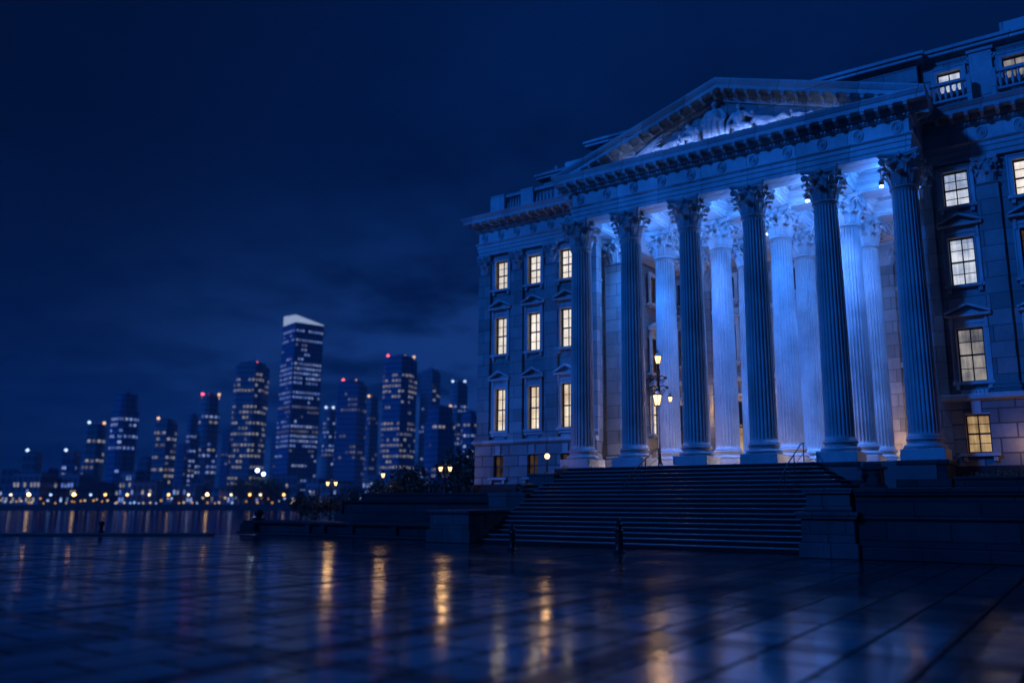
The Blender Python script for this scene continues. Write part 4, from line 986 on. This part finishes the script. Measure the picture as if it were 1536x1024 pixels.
def tower(i, x, y, w, h, kind):
    v_ = Vector((x,y,0)); la, fo = v_.dot(RT), v_.dot(FW); v_ = at(fo, la*(1+.5*h*.1908/fo)); x, y = v_.x, v_.y
    rr = random.Random(100+i); az = math.atan2(x, y); phi = rad(rr.choice((-28,-22,24,30))) if kind != 't' else rad(24)
    o = empty('office_tower', (x,y,0), TLAB[i], 'tower', 'towers of the skyline', rotz=-az+phi)
    a = w/(abs(math.cos(phi))+abs(math.sin(phi)))*1.04; hw = a/2; ch = hw*(.38 if kind in 'wbc' and w > 9 else .06)
    m = MB(); pts_ = [(-hw+ch,-hw),(hw-ch,-hw),(hw,-hw+ch),(hw,hw-ch),(hw-ch,hw),(-hw+ch,hw),(-hw,hw-ch),(-hw,-hw+ch)]
    sb = kind != 't' and i % 3 == 0 and h > 30; hb = h*.87 if sb else h
    m.prism_z(pts_, -.5, hb)
    if sb: m.prism_z([(px*.82,py*.82) for px,py in pts_], hb, h)
    if i in (8,11,14): m.tube([(hw*.1,0,h),(hw*.1,0,h+h*.10)], [.35,.12], 6)
    if kind != 't':
        m.prism_z([(px*.8,py*.8) for px,py in pts_], h, h+min(2.2,h*.04)); m.box(-hw*.3,hw*.25,-hw*.2,hw*.3,h,h+min(4,h*.06))
    child('tower_body', m.mesh('tower_body', M_tow if i%2 else M_tow2), o)
    mat = CW['w' if kind=='w' else 'd' if kind=='d' else 'b']
    fl = 3.4 if h > 30 else 3.0; nfl = int((h-3)/fl); dens = {'w':.36,'b':.33,'t':.48,'c':.3,'d':.16}[kind]
    run = 0; rows = []
    for f in range(1, nfl):
        if run <= 0 and rr.random() < .35: run = rr.randint(1,3); 
        hot = run > 0; run -= 1
        rows.append((f, min(.95, dens*(1.9 if hot else .35))))
    for f,dn in rows:
        z = f*fl+.6; m = MB(); faces = list(range(8))
        for k in faces:
            (x0,y0),(x1,y1) = pts_[k], pts_[(k+1)%8]; L = math.hypot(x1-x0,y1-y0)
            if L < 1.2: continue
            tx,ty = (x1-x0)/L,(y1-y0)/L; nx,ny = ty,-tx; n = max(1,int(L/2.2)); on = rr.random() < dn
            for c in range(n):
                if rr.random() < .6: on = rr.random() < dn
                if not on: continue
                s0 = (c+.18)*L/n; s1 = (c+.80)*L/n
                p = [(x0+tx*s+nx*.07, y0+ty*s+ny*.07) for s in (s0,s1)]
                m.quad((*p[0],z),(*p[1],z),(*p[1],z+fl*.42),(*p[0],z+fl*.42))
        if m.f and z+fl < hb:
            mm_ = mat if rr.random() < .8 else CW['d' if kind != 'b' else 'w']
            child('window_row', m.mesh('window_row', mm_), o)
    if kind == 't':
        m = MB(); hi, lo = h+7.5, h+.6; c_ = pts_
        def zt_(p): u = ((p[0]*math.cos(phi)-p[1]*math.sin(phi))/(hw*1.3)+1)/2; return hi+(lo-hi)*max(0,min(1,u))
        q = [p for p in c_]; n = len(q)
        m.add([(px*.99,py*.99,h+.01) for px,py in q]+[(px*.99,py*.99,zt_((px,py))) for px,py in q], [tuple(range(n,2*n))]+[(k,(k+1)%n,n+(k+1)%n,n+k) for k in range(n)])
        child('crown', m.mesh('crown', M_crown), o)
    for kk,u in BEAC.get(i,()):
        b_ = MB(); r = .0016*math.hypot(x,y); zz = h+min(2.2,h*.04)+r*.9
        c,s_ = math.cos(phi),math.sin(phi); bx,by = u*w*c-(-hw*.75)*0, -u*w*s_
        bx = max(-hw*.75,min(hw*.75,bx)); by = max(-hw*.75,min(hw*.75,by))
        b_.ball((bx,by,zz),r,8,6); b_.box(bx-.15,bx+.15,by-.15,by+.15,h,zz); child('roof_beacon', b_.mesh('roof_beacon', {'r':M_red,'a':M_beac,'w':M_beacw}[kk], 60), o)
for i,t_ in enumerate(TW): tower(i,*t_)
# low buildings on the far bank
rr = random.Random(21); LOWL = 'low harbour-front building with scattered lit windows below the towers'
for k in range(34):
    x = -20+k*21.5+rr.uniform(-5,5); d = rr.uniform(305,350); p = at(d, pxlat(x,d)); w = rr.uniform(5,11); h = rr.uniform(4.5,12); dd = 8
    o = empty('harbour_building', (p.x,p.y,0), LOWL, 'building', 'low harbour-front buildings', rotz=rad(33.3)+rr.uniform(-.3,.3))
    m = MB(); m.box(-w/2,w/2,-dd/2,dd/2,-.3,h); m.box(-w/2-.2,w/2+.2,-dd/2-.2,dd/2+.2,h,h+.4); child('body', m.mesh('body', M_tow2), o)
    for f in range(int((h-1)/2.7)):
        m = MB()
        for c in range(int(w/1.3)):
            if rr.random() < .42: m.quad((-w/2+.3+c*1.3,-dd/2-.06,1+f*2.7),(-w/2+1.1+c*1.3,-dd/2-.06,1+f*2.7),(-w/2+1.1+c*1.3,-dd/2-.06,2.6+f*2.7),(-w/2+.3+c*1.3,-dd/2-.06,2.6+f*2.7))
        if m.f: child('window_row', m.mesh('window_row', CW['b' if rr.random()<.75 else 'w']), o)
# lamps along the far promenade
def bank_lamp_mesh(h, r, mat):
    m = MB(); m.lathe([(.12,0),(.06,.3),(.05,h)],6); g = MB(); g.ball((0,0,h+r*.8),r,10,8); return m.mesh('pole', M_iron), g.mesh('globe', mat, 60)
BLM = {('a',1):bank_lamp_mesh(3.0,.42,M_amber),('w',1):bank_lamp_mesh(3.0,.38,M_white),('b',1):bank_lamp_mesh(3.,.36,M_bluel),('s',1):bank_lamp_mesh(3.0,.5,M_amberx)}
for h_ in (.45,1.1,2.0):
    for k_,m_ in (('a',M_amberl),('w',M_whitel),('b',M_bluell)): BLM[(k_,-h_)] = bank_lamp_mesh(h_,.36,m_)
def bank_lamp(x, k, tall, d, dz=0., s_=1.):
    p = at(d, pxlat(x,d), .1); n = {'a':'amber','w':'warm white','b':'blue-white','s':'bright amber'}[k]
    o = empty('promenade_lamp', p, ('tall ' if tall > 0 else 'low ')+n+' globe lamp on the far promenade', 'lamp', 'lamps on the far promenade')
    child('pole', BLM[(k,tall)][0], o); g_ = child('globe', BLM[(k,tall)][1], o)
    if tall < 0: o.scale = (.55+.45*s_,)*3
for x,k in ((42,'s'),(110,'s'),(157,'a'),(190,'a'),(223,'w'),(252,'a'),(282,'w'),(310,'s'),(346,'w'),(374,'a'),(390,'w'),(425,'a'),(15,'w'),(75,'b'),(135,'b')): bank_lamp(x,k,1,285)
for k,(x,h_) in enumerate(((383,11.0),(391,9.8))):
    p = at(286+k, pxlat(x,286), .1); m_ = bank_lamp_mesh(h_,.55,M_mast)
    o = empty('light_mast', p, 'tall mast with one bright blue-white light on the far bank, '+('left' if k==0 else 'right')+' one of the pair', 'light mast', 'pair of bright masts on the far bank'); child('pole', m_[0], o); child('globe', m_[1], o)
rr = random.Random(4)
for k in range(62): bank_lamp(2+k*8.0+rr.uniform(-3,3), rr.choice('aaaawwbb'), -rr.choice((.45,.45,1.1,2.0)), rr.uniform(284.2,296), 0., rr.choice((.25,.5,.8,1.)))

# ------------------------------------------------------------------ sky, moon, camera
HAZE = 0.0004
if HAZE:
    m = MB(); m.box(-1200,140,-520,960,-4.2,150); hz = link('haze', m.mesh('haze', None)); hz['kind'] = 'stuff'
    t = NT('haze_air'); pv = t.n('ShaderNodeVolumePrincipled'); pv.inputs['Color'].default_value = (.8,.86,1,1); pv.inputs['Density'].default_value = HAZE; t.l(pv.outputs[0], t.out.inputs['Volume']); hz.data.materials.clear(); hz.data.materials.append(t.m)
W = bpy.data.worlds.new('World'); sc.world = W; W.use_nodes = True; nt = W.node_tree; nt.nodes.clear()
class WT(NT):
    def __init__(s): s.t = nt; s.out = s.n('ShaderNodeOutputWorld')
t = WT(); v = t.n('ShaderNodeTexCoord').outputs['Generated']; q = t.xyz(v)
def dot(vec, d):
    nd = t.n('ShaderNodeVectorMath', operation='DOT_PRODUCT'); t.l(vec, nd.inputs[0]); nd.inputs[1].default_value = d; return nd.outputs['Value']
rt = dot(v, tuple(RT)); fwd = dot(v, tuple(FW)); el = q[2]
side = t.n('ShaderNodeMapRange', interpolation_type='SMOOTHSTEP'); t.l(rt, side.inputs[0]); side.inputs[1].default_value = -.64; side.inputs[2].default_value = .05
colr = t.mix(side.outputs[0], (.0002,.0012,.006), (.0003,.0104,.066))
g1 = t.math('EXPONENT', t.math('MULTIPLY', t.math('POWER', t.math('DIVIDE', t.math('SUBTRACT', el, .11), .15), 2.), -1.))
g2 = t.math('EXPONENT', t.math('MULTIPLY', t.math('POWER', t.math('DIVIDE', t.math('ADD', rt, .04), .36), 2.), -1.))
den = t.math('ADD', t.math('MAXIMUM', el, 0.), .16)
cv = t.comb(t.math('DIVIDE', rt, den), t.math('MULTIPLY', t.math('DIVIDE', fwd, den), .9), 0.)
cl = t.noise(cv, 1.5, 7, .58)
cloud = t.mapr(cl, .40, .60, .05, 1.9)
glow = t.math('MULTIPLY', t.math('MULTIPLY', g1, g2), cloud)
colr = t.mix(t.math('MULTIPLY', t.mapr(cl, .40, .60, .85, 0.), t.mapr(el, .25, .75, 1., .2)), colr, (.0005,.0052,.030))
colr = t.mix(t.math('MULTIPLY', glow, 1.), colr, (.0080,.0270,.125), 'ADD') if False else t.mix(1., colr, t.mix(glow, (0,0,0), (.0072,.0300,.128)), 'ADD')
bg = t.n('ShaderNodeBackground'); t.l(colr, bg.inputs['Color']); bg.inputs['Strength'].default_value = 1.
t.l(bg.outputs[0], t.out.inputs[0])
sun = bpy.data.lights.new('moonlight', 'SUN'); sun.energy = 2.0; sun.angle = rad(5); sun.color = (.008,.165,1.)
so = bpy.data.objects.new('moonlight', sun); COL.objects.link(so)
so.rotation_euler = Vector((.42,.78,-.50)).to_track_quat('-Z','Y').to_euler()

cam = bpy.data.cameras.new('camera'); co = bpy.data.objects.new('camera', cam); COL.objects.link(co); sc.camera = co
cam.sensor_width = 36; cam.lens = 1246.6/1536*36; cam.shift_x = -62/1536; cam.clip_end = 6000; cam.clip_start = .1
co.location = (0,0,1.6); co.rotation_euler = (rad(90+10.8), 0, rad(33.29))
cam.dof.use_dof = True; cam.dof.focus_distance = 28.5; cam.dof.aperture_fstop = .30
sc.view_settings.view_transform = 'Standard'; sc.view_settings.look = 'None'; sc.view_settings.exposure = 0; sc.view_settings.gamma = 1
cy = sc.cycles; cy.use_denoising = True
try: cy.denoiser = 'OPENIMAGEDENOISE'; cy.denoising_input_passes = 'RGB_ALBEDO_NORMAL'
except Exception: pass
cy.max_bounces = 7; cy.diffuse_bounces = 3; cy.glossy_bounces = 3; cy.transmission_bounces = 2; cy.sample_clamp_indirect = 4.; cy.sample_clamp_direct = 0.
cy.caustics_reflective = False; cy.caustics_refractive = False
